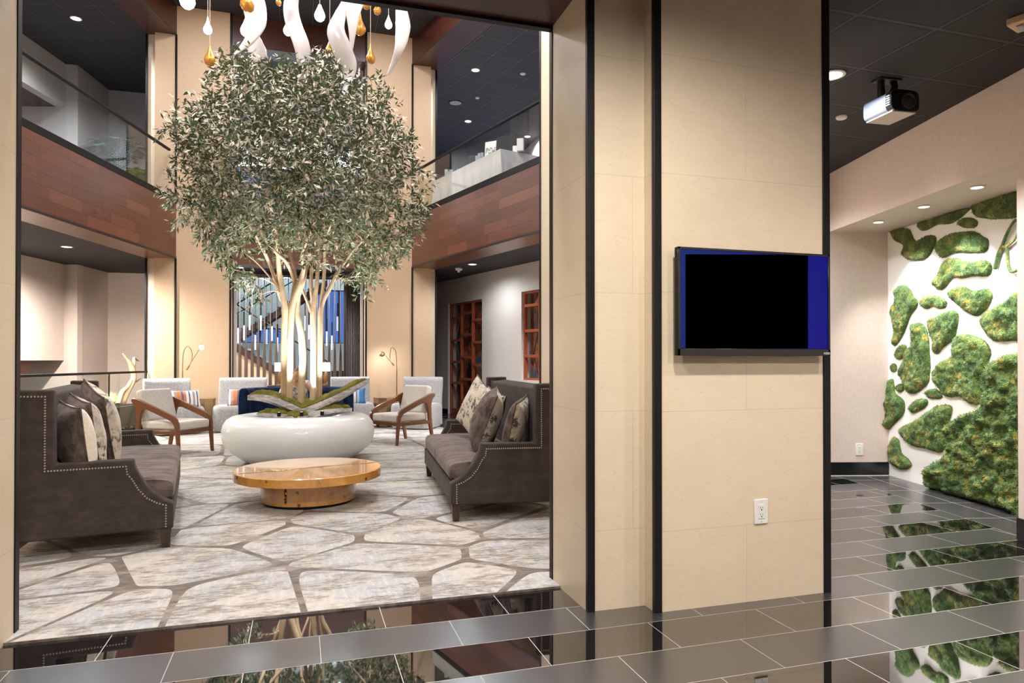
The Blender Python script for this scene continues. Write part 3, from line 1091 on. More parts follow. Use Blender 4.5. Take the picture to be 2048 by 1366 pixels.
ceiling_disc(4.375, 4.738, 3.342, 'small pale round ceiling cap behind the projector', 'sprinkler_cover', 'sprinkler', 0.045)
ceiling_disc(4.55, 14.0, 7.42, 'small pale ceiling cap right of the nearest balcony downlight', 'sprinkler_cover', 'sprinkler', 0.06)
ceiling_disc(3.95, 15.6, 7.42, 'small pale ceiling cap between the upper balcony downlights', 'sprinkler_cover', 'sprinkler', 0.05)
t = thing('ceiling_speaker', 'round dark ceiling speaker in the upper right gallery', 'speaker', (3.53, 16.06, 7.42))
MB().lathe([(0.17, 0), (0.17, -0.012), (0.14, -0.012)], n=30, cap=False).build('ring', M['bronze_dark'], t)
MB().lathe([(0.14, -0.010), (0.001, -0.016)], n=30, cap=False).build('grille', M['grey_metal'], t)
t = thing('smoke_detector', 'white smoke detector beside the downlight under the right balcony', 'smoke detector', (3.15, 14.0, ZS - 0.01))
MB().lathe([(0.075, 0), (0.075, -0.03), (0.06, -0.045), (0.001, -0.045)], n=24, cap=False).build('base', M['white_plastic'], t)
MB().lathe([(0.03, -0.045), (0.026, -0.085), (0.001, -0.09)], n=16, cap=False).build('sensor_head', M['white_plastic'], t)
# strobe at the top right corner
t = thing('alarm_strobe', 'cream ceiling alarm strobe cut by the top right corner', 'alarm strobe', (4.17, 3.06, 3.342), 0.3)
MB().box((-0.085, -0.055, -0.045), (0.085, 0.055, 0)).build('housing', M['beige_plastic'], t, bevel=0.008)
MB().box((-0.045, -0.02, -0.062), (0.045, 0.02, -0.044)).build('lens', M['grey_metal'], t, bevel=0.008)
# rims for the added atrium fill lamps, fixtures of the hall ceiling
for i, (x, y, pw) in enumerate(ATRIUM_FILL):
    t = thing('fill_lamp', 'unseen round fill lamp added high in the atrium ceiling', 'ceiling light', (x, y, ZC), 0, 'added fill lamps of the atrium ceiling')
    MB().lathe([(0.42, 0), (0.42, -0.012), (0.36, -0.012)], n=32, cap=False).build('rim', M['white_plastic'], t)
for i, (x, y) in enumerate(HALL_LIGHTS):
    if i != 5:
        downlight(x, y, 3.342, 'round downlight in the hall ceiling above the photographer', 0, group='hall downlights above the photographer')

# projector hanging from the hall ceiling
pj = thing('projector', 'small silver and black projector hanging from the black hall ceiling', 'projector', (4.12, 4.02, 3.342), math.radians(-4))
rb = []
for k in range(24):
    th = 2 * math.pi * k / 24
    c_, s_ = math.cos(th), math.sin(th)
    rb.append((0.115 * math.copysign(abs(c_) ** 0.45, c_), -0.215 + 0.075 * math.copysign(abs(s_) ** 0.45, s_)))
MB().prism(rb, -0.12, 0.10, axis=1).build('body', M['alu'], pj, sharp=30)
MB().prism([(p[0] * 1.02, -0.215 + (p[1] + 0.215) * 1.02) for p in rb], -0.175, -0.12, axis=1).build('front_face', M['black_gloss'], pj, sharp=30)
lz = MB().lathe([(0.058, 0), (0.058, 0.012), (0.046, 0.014), (0.040, 0.004), (0.001, 0.010)], n=28, cap=False)
lz.xf(Matrix.Translation((0.025, -0.175, -0.215)) @ Matrix.Rotation(math.pi / 2, 4, 'X')).build('lens_barrel', M['slot'], pj)
MB().box((-0.10, -0.165, -0.297), (0.10, 0.09, -0.289)).build('bottom_plate', M['plastic_pale'], pj, bevel=0.003)
vent = MB()
for sx in (-0.118, 0.1175):
    vent = MB()
    for k in range(5):
        vent.box((sx - 0.002, -0.16, -0.25 + k * 0.016), (sx + 0.002, -0.128, -0.243 + k * 0.016))
    vent.build('vent_slots', M['grey_metal'], pj)

for x in (-0.05, 0.055):
    MB().tube([(x, 0.0, 0.0), (x * 1.15, -0.01, -0.05), (x * 0.9, 0.0, -0.10), (x, 0.0, -0.145)], [0.026, 0.024, 0.028, 0.022], 10).build('mount_bracket', M['trim'], pj)
MB().box((-0.09, -0.05, -0.014), (0.09, 0.05, 0)).build('ceiling_plate', M['trim'], pj, bevel=0.003)

# ================================================================== HALL OBJECTS
tv = thing('television', 'black wall-mounted television with blue screen on the stone pillar', 'television', (0, 0, 0))
X0, X1, Z0, Z1 = 1.810, 2.742, 1.303, 1.851
TY = 3.060
MB().box((X0, TY, Z0), (X1, TY + 0.028, Z1)).build('casing', M['trim'], tv, bevel=0.003)
MB().box((X0 + 0.12, TY + 0.028, Z0 + 0.04), (X1 - 0.12, TY + 0.060, Z1 - 0.12)).build('rear_housing', M['trim'], tv, bevel=0.006)
MB().box((2.13, TY + 0.055, 1.45), (2.43, 3.131, 1.70)).build('wall_bracket', M['trim'], tv)
bz = MB()
bz.box((X0, TY - 0.006, Z0), (X1, TY, Z0 + 0.036)).box((X0, TY - 0.006, Z1 - 0.012), (X1, TY, Z1)).box((X0, TY - 0.006, Z0), (X0 + 0.014, TY, Z1)).box((X1 - 0.014, TY - 0.006, Z0), (X1, TY, Z1))
bz.build('bezel', M['black_gloss'], tv, bevel=0.002)
scr = NT('blue_screen')
_x = scr.xyz()
_u = scr.math('DIVIDE', scr.math('SUBTRACT', _x[0], X0), X1 - X0)
scr.set(base=(0.002, 0.002, 0.003, 1), rough=0.2, emit=scr.mix(_u, (0.003, 0.020, 0.15, 1), (0.0, 0.0008, 0.20, 1)), emits=1.0, spec=0.12)
s_ = MB()
s_.quad((X0 + 0.012, TY - 0.002, Z0 + 0.038), (X1 - 0.012, TY - 0.002, Z0 + 0.038), (X1 - 0.012, TY - 0.002, Z1 - 0.010), (X0 + 0.012, TY - 0.002, Z1 - 0.010))
s_ = s_.build('screen', scr.m, tv)
blank = MB()  # black box laid over the screen, a blanked-out area and not shown content
blank.quad(*[on_y(px, py, TY - 0.003) for px, py in ((1371, 697), (1616, 697), (1616, 509.5), (1371, 508.5))])
blank.build('blanked_box', plain('blanked_black', (0.0, 0.0, 0.0, 1), 0.6, spec=0.0), s_)
fc = bpy.data.curves.new('lettering', 'FONT')
fc.body, fc.size, fc.extrude, fc.align_x = 'VIZIO', 0.016, 0.0006, 'RIGHT'
_t = bpy.data.objects.new('tmp', fc)
COL.objects.link(_t)
bpy.context.view_layer.update()
_me = bpy.data.meshes.new_from_object(_t.evaluated_get(bpy.context.evaluated_depsgraph_get()))
bpy.data.objects.remove(_t)
_me.materials.clear()
_me.materials.append(M['white_plastic'])
lo = bpy.data.objects.new('maker_lettering', _me)
COL.objects.link(lo)
lo.location, lo.rotation_euler, lo.parent = (X1 - 0.006, TY - 0.0075, Z0 + 0.008), (math.pi / 2, 0, 0), tv


def outlet(label, loc, rz, h=0.132, w=0.084):
    t = thing('wall_outlet', label, 'outlet', loc, rz)
    MB().box((-w / 2, -0.008, -h / 2), (w / 2, 0, h / 2)).build('cover_plate', M['white_plastic'], t, bevel=0.003)
    a = MB()
    a.box((-0.019, -0.0105, -0.037), (0.019, -0.008, 0.037))
    a.build('receptacle', M['white_plastic'], t, bevel=0.001)
    s = MB()
    for zc in (0.017, -0.019):
        s.box((-0.0085, -0.0112, zc), (-0.0062, -0.010, zc + 0.011)).box((0.0045, -0.0112, zc), (0.0065, -0.010, zc + 0.009))
        s.lathe([(0.0035, -0.0008), (0.0035, 0.0008)], n=12)
        for k in range(24):
            x, y, z = s.v[-24 + k]
            s.v[-24 + k] = (x - 0.001, -0.0106 + z, zc - 0.007 + y)
    s.build('slots', M['slot'], t)
    for zc in (0.053, -0.053):
        MB().box((-0.003, -0.0095, zc - 0.003), (0.003, -0.008, zc + 0.003)).build('screw', M['grey_metal'], t)
    return t


outlet('white double outlet low on the stone pillar under the television', (2.350, 3.130, 0.474), 0)
_p = Vector((5.930, 6.178, 0))
_q = (_p.x * C15 - _p.y * S15)
outlet('white outlet on the end wall beside the moss wall', (_q * C15 + QE * S15, -_q * S15 + QE * C15, 0.29), NR, 0.13, 0.08)

# ================================================================== SOFAS
def sofa_profile(ins=0.0):
    i = ins
    curve = [(0.0 + i, 0.305 - i * 0.3), (0.055 + i, 0.335 - i * 0.5), (0.115 + i * 0.95, 0.380 - i * 0.7), (0.165 + i * 0.95, 0.440 - i * 0.7), (0.205 + i * 0.95, 0.510 - i * 0.6), (0.228 + i, 0.560 - i), (0.236 + i, 0.612 - i)]
    return curve


def make_sofa(label, org, rz, sg):
    t = thing('settee', label, 'sofa', (org[0], org[1], 0.012), rz, 'settees facing each other')
    LEN = 2.24

    def P(x, z):
        return (sg * x, z)
    outline = [(0.0, 0.135)] + sofa_profile() + [(0.675, 0.606), (0.685, 1.078), (0.90, 1.082), (0.905, 0.125)]
    for y0, y1 in ((0.0, 0.095), (LEN - 0.095, LEN)):
        MB().prism([P(*p) for p in outline], y0, y1, axis=1).build('end_panel', M['velvet'], t, bevel=0.012, seg=3)
    nl = [(0.045, 0.150)] + sofa_profile(0.045) + [(0.730, 0.565), (0.730, 1.036), (0.895, 1.040)]
    for yy, up in ((-0.001, -1), (LEN - 0.094, -1)):
        nb = MB()
        pts = []
        for a, b in zip(nl[:-1], nl[1:]):
            d = math.hypot(b[0] - a[0], b[1] - a[1])
            k = max(1, round(d / 0.0175))
            pts += [(a[0] + (b[0] - a[0]) * j / k, a[1] + (b[1] - a[1]) * j / k) for j in range(k)]
        for (x, z) in pts:
            n0 = len(nb.v)
            r = 0.0068
            ring = [(sg * x + r * math.cos(q), yy, z + r * math.sin(q)) for q in [math.pi * 2 * k / 6 for k in range(6)]]
            ring2 = [(sg * x + 0.6 * r * math.cos(q), yy + up * 0.0045, z + 0.6 * r * math.sin(q)) for q in [math.pi * 2 * k / 6 for k in range(6)]]
            nb.v += ring + ring2
            for k in range(6):
                nb.face((n0 + k, n0 + (k + 1) % 6, n0 + 6 + (k + 1) % 6, n0 + 6 + k))
            nb.face([n0 + 6 + k for k in range(6)])
        nb.build('nailhead_trim', M['nail'], t)
    xa, xb = sorted((sg * 0.0, sg * 0.86))
    MB().box((xa, 0.085, 0.135), (xb, LEN - 0.085, 0.300)).build('seat_base', M['velvet'], t, bevel=0.018, seg=3)
    # back rest with a soft slope
    MB().prism([P(0.70, 0.28), P(0.735, 1.035), P(0.90, 1.055), P(0.905, 0.135), P(0.72, 0.135)], 0.09, LEN - 0.09, axis=1).build('backrest', M['velvet'], t, bevel=0.02, seg=3)
    w = (LEN - 0.20) / 2
    for k in range(2):
        y0 = 0.10 + k * w

        def fn(u, v, y0=y0):
            # closed soft slab: u round the section, v along the length
            a = u * 2 * math.pi
            cx, sx = math.cos(a), math.sin(a)
            px = math.copysign(abs(cx) ** 0.28, cx)
            pz = math.copysign(abs(sx) ** 0.45, sx)
            e = 1 - max(0, abs(v - 0.5) * 2 - 0.94) * 3.5
            x = 0.355 + px * (0.365) * (0.985 if e > 0.98 else 0.96)
            puff = 0.018 * math.cos((v - 0.5) * math.pi) * math.cos((x - 0.36) * 4)
            z = 0.385 + pz * 0.085 * e + (puff if pz > 0 else 0)
            z += 0.006 * noise.noise((x * 7, (y0 + v * w) * 3, 2.1)) if pz > 0.5 else 0
            return (sg * x, y0 + 0.004 + v * (w - 0.008), z)
        cb = MB().grid(fn, 48, 26, closeu=True)
        n = len(cb.v)
        cb.face([i * 26 for i in range(48)])
        cb.face([i * 26 + 25 for i in range(48)])
        cb.build('seat_cushion', M['velvet_seat'], t)
    for y in (0.055, LEN - 0.055):
        lb = MB()
        for (r, z) in ((0.034, 0.136), (0.024, 0.0)):
            lb.v += [(sg * (0.045 + dx * r), y + dy * r, z) for dx, dy in ((-1, -1), (1, -1), (1, 1), (-1, 1))]
        for k in range(4):
            lb.face((k, (k + 1) % 4, 4 + (k + 1) % 4, 4 + k))
        lb.face((0, 1, 2, 3))
        lb.face((4, 5, 6, 7))
        lb.build('leg', M['legwood'], t, bevel=0.002)
        rb_ = MB()
        prof = [(0.80, 0.136), (0.90, 0.136), (0.945, 0.06), (0.985, 0.0), (0.94, 0.0), (0.885, 0.07)]
        rb_.prism([P(*p) for p in prof], y - 0.028, y + 0.028, axis=1).build('leg', M['legwood'], t, bevel=0.002)
    return t


SOFA_R = make_sofa('taupe velvet settee with nailhead trim on the right, cream print pillows on it', (1.128, 5.285), math.radians(-4.6), 1)
SOFA_L = make_sofa('taupe velvet settee with nailhead trim on the left, its end panel toward us', (-0.815, 5.125), math.radians(7.5), -1)


# ------------------------------------------------------------------ pillows
def pillow(label, size, thick, front, back, loc, rz, lean=0.0, roll=0.0, piping=None, group=None, wr=0.6, name='throw_pillow', seed=0, sz=None):
    """local x width, z height, y thickness; the front looks along -y"""
    hs, hz = size / 2, (sz or size) / 2
    n = 22
    rows = {}
    b = MB()
    for side in (-1, 1):
        base = len(b.v)
        for i in range(n + 1):
            for j in range(n + 1):
                u, v = i / n * 2 - 1, j / n * 2 - 1
                e = max(0.0, (1 - u * u) * (1 - v * v))
                x = u * hs * (1 - 0.075 * (1 - v * v))
                z = v * hz * (1 - 0.075 * (1 - u * u))
                h = thick / 2 * e ** 0.42
                wrk = noise.noise((u * 2.2 + seed, v * 2.2, side * 3.0 + seed)) * 0.012 * wr * min(1, e * 4)
                wrk += math.sin((u * 3 + v * 9) + 4 * noise.noise((u + seed, v, 0.3))) * 0.004 * wr * (1 - e) * min(1, e * 6)
                b.v.append((x, side * (h + (wrk if e > 0 else 0)), z))
        for i in range(n):
            for j in range(n):
                ids = [base + i * (n + 1) + j, base + (i + 1) * (n + 1) + j, base + (i + 1) * (n + 1) + j + 1, base + i * (n + 1) + j + 1]
                b.face(ids if side < 0 else ids[::-1], 0 if side < 0 else 1)
    o = b.build(name, [front, back], fixn=False, sharp=None)
    o.matrix_world = Matrix.Translation(loc) @ Matrix.Rotation(rz, 4, 'Z') @ Matrix.Rotation(lean, 4, 'X') @ Matrix.Rotation(roll, 4, 'Y')
    if piping:
        ring = []
        for s in range(4):
            for k in range(16):
                t_ = k / 16 * 2 - 1
                u, v = ((t_, -1), (1, t_), (-t_, 1), (-1, -t_))[s]
                ring.append((u * hs * (1 - 0.075 * (1 - v * v)), 0, v * hz * (1 - 0.075 * (1 - u * u))))
        ring.append(ring[0])
        MB().tube(ring, 0.006, 6, caps=False).build('piping', piping, o)
    tag(o, label, 'pillow', group)
    return o


def sofa_pt(org, rz, sg, d, y, z):
    c_, s_ = math.cos(rz), math.sin(rz)
    x = sg * d
    return (org[0] + x * c_ - y * s_, org[1] + x * s_ + y * c_, z)


GP = 'throw pillows on the settees'
DK = M['trim']
RO, RR = (1.128, 5.285), math.radians(-4.6)
LO_, LR = (-0.815, 5.125), math.radians(7.5)
# right settee, from the wing toward the far end (front looks toward -x)
RF = RR + math.radians(-90)   # front of pillow (-y local) toward -x world
pillow('taupe pillow with cream print reverse, tucked against the near wing of the right settee', 0.48, 0.17, M['velvet_pillow'], M['floral'], sofa_pt(RO, RR, 1, 0.585, 0.30, 0.725), RF - 0.40, -0.24, 0.10, M['velvet_pillow'], GP, seed=1)
pillow('taupe pillow with broad cream print reverse, second from the near wing of the right settee', 0.54, 0.25, M['velvet_pillow'], M['floral'], sofa_pt(RO, RR, 1, 0.40, 0.66, 0.755), RF - 0.14, -0.36, 0.12, M['velvet_pillow'], GP, seed=2)
pillow('cream print pillow behind the taupe ones on the right settee', 0.50, 0.17, M['floral'], M['velvet_pillow'], sofa_pt(RO, RR, 1, 0.50, 1.06, 0.75), RF + 0.20, -0.26, 0.16, M['velvet_pillow'], GP, seed=4)
pillow('cream print pillow standing on its corner, farthest along the right settee', 0.53, 0.17, M['floral'], M['velvet_pillow'], sofa_pt(RO, RR, 1, 0.45, 1.44, 0.79), RF + 0.42, -0.24, 0.45, M['velvet_pillow'], GP, seed=5)
LF = LR + math.radians(90)
pillow('taupe pillow with plain cream face, nearest on the left settee', 0.51, 0.22, M['cream'], M['velvet_pillow'], sofa_pt(LO_, LR, -1, 0.60, 0.25, 0.735), LF + 0.36, -0.14, -0.05, M['velvet_pillow'], GP, seed=6)
pillow('taupe pillow with cream print face, second along the left settee', 0.53, 0.22, M['floral'], M['velvet_pillow'], sofa_pt(LO_, LR, -1, 0.575, 0.53, 0.755), LF + 0.34, -0.16, -0.10, M['velvet_pillow'], GP, seed=7)
pillow('large taupe velvet pillow with print edge, farthest along the left settee', 0.57, 0.25, M['floral'], M['velvet_pillow'], sofa_pt(LO_, LR, -1, 0.525, 0.86, 0.80), LF + 0.30, -0.20, -0.22, M['velvet_pillow'], GP, seed=8)

# ================================================================== COFFEE TABLE
ct = thing('coffee_table', 'low round burl wood coffee table with gold vein in front of the planter', 'coffee table', (0.08, 6.49, 0.012), math.radians(10))
MB().lathe([(0.632, 0.222), (0.640, 0.226), (0.640, 0.294), (0.634, 0.300)], n=96).build('tabletop', M['burl'], ct, sharp=30)
MB().lathe([(0.415, 0.028), (0.415, 0.222)], n=80).build('drum_base', M['burl'], ct)
MB().lathe([(0.385, 0.0), (0.385, 0.028)], n=64).build('plinth', M['trim'], ct)
gv = MB()
pa = []
for k in range(60):
    u = -0.636 + 1.272 * k / 59
    pa.append((u, -0.02 + 0.10 * u + 0.014 * math.sin(u * 9) + 0.012 * noise.noise((u * 14, 3, 1)), 0.3018))
wd = [0.009 + 0.075 * max(0, noise.noise((p[0] * 5 + 4, 1, 2)) + 0.15) * (1.2 if p[0] < 0 else 0.35) for p in pa]
top = [(p[0], p[1] + w, p[2]) for p, w in zip(pa, wd)]
bot = [(p[0], p[1] - w, p[2]) for p, w in zip(pa, wd)]
gv.v += top + bot
for k in range(59):
    gv.face((k, k + 1, 60 + k + 1, 60 + k))
gv.build('gold_vein', M['gold'], ct)
gb = MB()
for k in range(26):
    z0, z1 = 0.05 + 0.17 * k / 26, 0.05 + 0.17 * (k + 1) / 26
    th = math.radians(232) + 0.02 * noise.noise((k * 0.6, 0, 5))
    w = 0.028 + 0.02 * noise.noise((k * 0.9, 2, 5))
    gb.quad(*[(0.4165 * math.cos(a), 0.4165 * math.sin(a), z) for a, z in ((th - w, z0), (th + w, z0), (th + w, z1), (th - w, z1))])
gb.build('base_vein', M['gold'], ct)

# ================================================================== PLANTER WITH SILVER LEAF DISHES
PC = (0.0, 9.12)
pl = thing('planter', 'big rounded pale stone planter under the indoor tree', 'planter', (PC[0], PC[1], 0.012))
MB().lathe([(0.58, 0.0), (0.66, 0.035), (0.785, 0.125), (0.80, 0.135), (0.855, 0.18), (0.90, 0.25), (0.921, 0.33), (0.921, 0.40), (0.905, 0.475), (0.865, 0.535), (0.80, 0.572), (0.70, 0.588), (0.58, 0.585), (0.52, 0.565), (0.50, 0.53), (0.01, 0.52)], n=96).build('vessel', M['planter'], pl, sharp=60)


def dish(parts, th, reach, lift, width, z0, cup=0.10, inner=0.12):
    """one long shallow leaf dish rising outwards along direction th (silver shell and moss filling)"""
    d = Vector((math.cos(th), math.sin(th), 0))
    sd = Vector((-math.sin(th), math.cos(th), 0))

    def sh(u, v, off=0.0, sc=1.0):
        a = -inner + (reach + inner) * u
        half = width * max(0.06, math.sin(math.pi * min(1, 0.14 + 0.855 * u) ** 0.9)) ** 0.7 * sc
        s = (v * 2 - 1)
        w_ = max(0, u - 0.12) / 0.88
        base = z0 + lift * (w_ ** 1.15 if lift > 0.3 else math.sin(w_ * 2.0) / 0.91)
        z = base + cup * (abs(s) ** 2.2) * (0.4 + 0.6 * u) + off
        p = d * a + sd * (s * half)
        return (p.x, p.y, z)
    out, th_ = MB(), 0.10
    nu, nv = 26, 13
    for side in (0, 1):
        for i in range(nu):
            for j in range(nv):
                out.v.append(sh(i / (nu - 1), j / (nv - 1), -th_ * (1 - side) * (0.22 + 0.78 * math.sin(math.pi * min(1, 0.25 + 0.72 * i / (nu - 1)))) * (1 - 0.18 * abs(j / 6 - 1) ** 2), 1.0))
    N_ = nu * nv
    for i in range(nu - 1):
        for j in range(nv - 1):
            a = i * nv + j
            out.face((a, a + 1, a + nv + 1, a + nv))
            out.face((N_ + a, N_ + a + nv, N_ + a + nv + 1, N_ + a + 1))
    for i in range(nu - 1):
        for j in (0, nv - 1):
            a = i * nv + j
            out.face((a, a + nv, N_ + a + nv, N_ + a))
    for j in range(nv - 1):
        for i in (0, nu - 1):
            a = i * nv + j
            out.face((a, a + 1, N_ + a + 1, N_ + a))
    ms = MB()

    def mf(u, v):
        p = sh(0.02 + u * 0.955, 0.06 + v * 0.88, 0.0, 0.97)
        e = min(1, min(u, 1 - u, v, 1 - v) * 7)
        return (p[0], p[1], p[2] + 0.010 + (0.055 + 0.030 * noise.noise((p[0] * 9, p[1] * 9, th * 3)) + 0.012 * noise.noise((p[0] * 34, p[1] * 34, 1))) * e ** 0.6)
    ms.grid(mf, 60, 26)
    o = out.build('leaf_dish', M['silver'], parts)
    ms.build('moss', M['moss_bowl'], o)


DZ = 0.60
dish(pl, math.radians(-3), 0.86, 0.36, 0.26, DZ + 0.045, 0.03)         # high right
dish(pl, math.radians(184), 0.62, 0.165, 0.24, DZ + 0.040, 0.03)        # left, mid height
dish(pl, math.radians(196), 0.52, 0.02, 0.22, DZ - 0.025, 0.025)        # lower left
dish(pl, math.radians(-20), 0.66, 0.07, 0.22, DZ - 0.03, 0.025)        # lower right
dish(pl, math.radians(262), 0.36, 0.01, 0.25, DZ - 0.04, 0.02)       # front
dish(pl, math.radians(80), 0.55, 0.10, 0.26, DZ - 0.01, 0.03)         # rear


def mound(u, v):
    a, r = u * 2 * math.pi, v * 0.40
    x, y = r * math.cos(a), r * math.sin(a) * 0.8
    return (x, y, DZ + 0.065 - 0.12 * (r / 0.40) ** 2 + 0.035 * noise.noise((x * 8, y * 8, 0)) + 0.014 * noise.noise((x * 30, y * 30, 0)))


MB().grid(mound, 64, 24, closeu=True).build('moss_mound', M['moss_bowl'], pl)

# ================================================================== TREE
TR = thing('olive_tree', 'indoor multi-trunk tree with grey-green leaves lit from below, in the planter', 'tree', (0, 0, 0))
_np = np.random.default_rng(11)


def tpx(x, y, dep):
    return on_y(440 + x / 4.553, 480 + y / 4.553, dep)


nodes = []   # (point, radius) where twigs may start
TRK = [
    # (depth, [(x,y) of zoomed crop], radius px of crop)
    (9.24, [(583, 1520), (583, 1300), (583, 1000), (585, 800), (590, 640), (572, 500), (545, 330), (532, 200), (526, 60), (500, -120), (450, -330), (400, -520)], [29, 29, 28, 27, 30, 27, 24, 21, 18, 14, 10, 6]),
    (9.26, [(570, 560), (530, 460), (490, 320), (440, 190), (398, 105), (330, -20), (230, -160), (120, -260)], [22, 19, 18, 16, 15, 11, 8, 5]),
    (9.04, [(634, 1550), (637, 1300), (640, 1000), (644, 800), (654, 620), (690, 480), (740, 345), (762, 255), (748, 190), (752, 120), (790, 40), (830, -60), (880, -220), (900, -420)], [27, 27, 27, 27, 30, 28, 22, 17, 13, 11, 9, 8, 6, 4]),
    (9.08, [(655, 600), (668, 480), (676, 380), (640, 270), (590, 190), (528, 140), (450, 60), (380, -60), (330, -220)], [20, 19, 17, 16, 16, 15, 10, 8, 5]),
    (9.16, [(660, 560), (690, 420), (680, 280), (640, 120), (620, -40), (590, -220), (600, -420), (620, -620)], [16, 15, 14, 12, 11, 9, 7, 5]),
    (9.10, [(735, 1570), (742, 1300), (752, 1100), (750, 980), (738, 850), (716, 740), (700, 640), (715, 500), (768, 350), (785, 180), (795, 20), (770, -160), (720, -340), (700, -560)], [32, 32, 32, 33, 30, 27, 22, 20, 18, 16, 14, 11, 8, 5]),
    (8.98, [(842, 1540), (846, 1300), (850, 1000), (850, 800), (849, 660), (866, 520), (884, 360), (902, 150), (915, 0), (960, -170), (1000, -360), (1010, -560)], [27, 27, 27, 28, 29, 22, 18, 15, 13, 10, 7, 5]),
    (9.00, [(842, 700), (815, 610), (782, 530), (752, 455)], [16, 14, 12, 11]),
    (9.10, [(850, 600), (832, 470), (832, 300), (836, 120), (850, -60), (845, -260), (860, -470)], [18, 16, 16, 15, 12, 9, 6]),
    (9.12, [(902, 1540), (906, 1300), (910, 1000), (914, 770), (916, 660), (942, 550), (1000, 440), (1062, 310), (1130, 205), (1200, 110), (1300, 10), (1420, -110), (1540, -200)], [26, 26, 26, 26, 24, 20, 19, 17, 14, 11, 9, 7, 5]),
    (9.16, [(918, 640), (926, 520), (942, 400), (955, 210), (952, 60), (1000, -110), (1090, -260), (1200, -430)], [17, 16, 16, 15, 13, 10, 8, 5]),
    (9.2, [(540, 480), (470, 360), (340, 210), (230, 120), (190, 60), (60, -60), (-60, -130)], [9, 8, 7, 6, 5, 5, 4]),
]
PXM = 8.75 / F / 4.553
for (dep, pts, rad) in TRK:
    P_ = [tpx(x, y, dep) for x, y in pts]
    for i, (p, (x, y)) in enumerate(zip(P_, pts)):
        if y < 300 and i > 3:          # above the fork the stems spread in depth too
            p.y += (0.45 * math.sin(dep * 37 + x * 0.004)) * min(1.0, (300 - y) / 600)
    path = smooth_path(P_, 6)
    rr = lerp_list([r * PXM for r in rad], len(path))
    rr = [r * (1 + 0.07 * noise.noise((i * 0.35, dep * 9, 0))) for i, r in enumerate(rr)]
    MB().tube(path, rr, 14).build('trunk', M['bark'], TR)
    for p, r in zip(path, rr):
        if p.z > 2.15:
            nodes.append((p.copy(), r))


def crown_ok(p):
    """distance measure inside the crown (<1 inside); px is the bearing seen from the camera"""
    x, y, z = p.x, p.y - 9.12, p.z
    zc = 3.78
    dz = z - zc
    up_ = 1.26 if dz > 0 else 1.52
    w = 1.44 + 0.20 * math.sin(z * 2.1 + 1.0) * (1 if x > 0 else 0.35)
    r = math.sqrt((x / w) ** 2 + (y / 1.35) ** 2)
    e = math.sqrt(r ** 2.3 + abs(dz / up_) ** 2.3)
    e += 0.34 * noise.noise((x * 1.7, y * 1.7, z * 1.7)) + 0.10 * noise.noise((x * 4, y * 4, z * 4))
    if dz < -0.70 and r < 0.62:
        e += (0.62 - r) * 3.0 * min(1, (-0.70 - dz) / 0.4)
    return e


ends = []
while len(ends) < 1750:
    p = Vector((_np.uniform(-1.9, 1.9), 9.12 + _np.uniform(-1.5, 1.5), _np.uniform(2.0, 5.45)))
    e = crown_ok(p)
    if e < 0.97 and _np.random() < (0.42 + 0.58 * min(1, max(0, e)) ** 2.0):
        ends.append(p)
# some hanging sprays at the lower left and lower right rim
for (px, py) in ((372, 250), (352, 395), (366, 440), (352, 405), (420, 470), (432, 492), (476, 552), (486, 566), (500, 560), (512, 590), (830, 420), (836, 455), (812, 480), (790, 500), (742, 540), (752, 556), (728, 566), (700, 520), (690, 560), (800, 310), (812, 340), (778, 250), (762, 190), (735, 160)):
    for k in range(3):
        ends.append(on_y(px + _np.normal() * 8, py + _np.normal() * 8, 9.1 + _np.normal() * 0.25))
ends.sort(key=lambda p: (p - Vector((0, 9.12, 3.2))).length)
NP = np.array([tuple(p) for p, r in nodes])
NRD = [r for p, r in nodes]
twg = MB()
sprays = []
for e in ends:
    d = NP - np.array(tuple(e))
    dist = np.sqrt((d ** 2).sum(1))
    cost = dist + 0.75 * np.maximum(0, d[:, 2] + 0.04) + 0.10 * (np.array(NRD) < 0.004)
    i = int(cost.argmin())
    s = Vector(NP[i])
    r0 = min(NRD[i] * 0.75, 0.0045 + 0.006 * dist[i])
    L_ = (e - s).length
    mid1 = s.lerp(e, 0.35) + Vector((_np.normal() * 0.05, _np.normal() * 0.05, 0.05 + 0.06 * L_)) * L_
    mid2 = s.lerp(e, 0.7) + Vector((_np.normal() * 0.06, _np.normal() * 0.06, 0.06)) * L_
    path = smooth_path([s, mid1, mid2, e], 3)
    rads = lerp_list([r0 * 1.25, 0.003], len(path))
    twg.tube(path, rads, 5)
    for q, r in zip(path[3:], rads[3:]):
        NP = np.vstack([NP, np.array(tuple(q))[None]])
        NRD.append(r)
    sprays.append((path[-3] if L_ > 0.3 else path[-4], e, (e - path[-4]).normalized()))
twg.build('branches', M['bark'], TR, fixn=False)
lv, lf = [], []
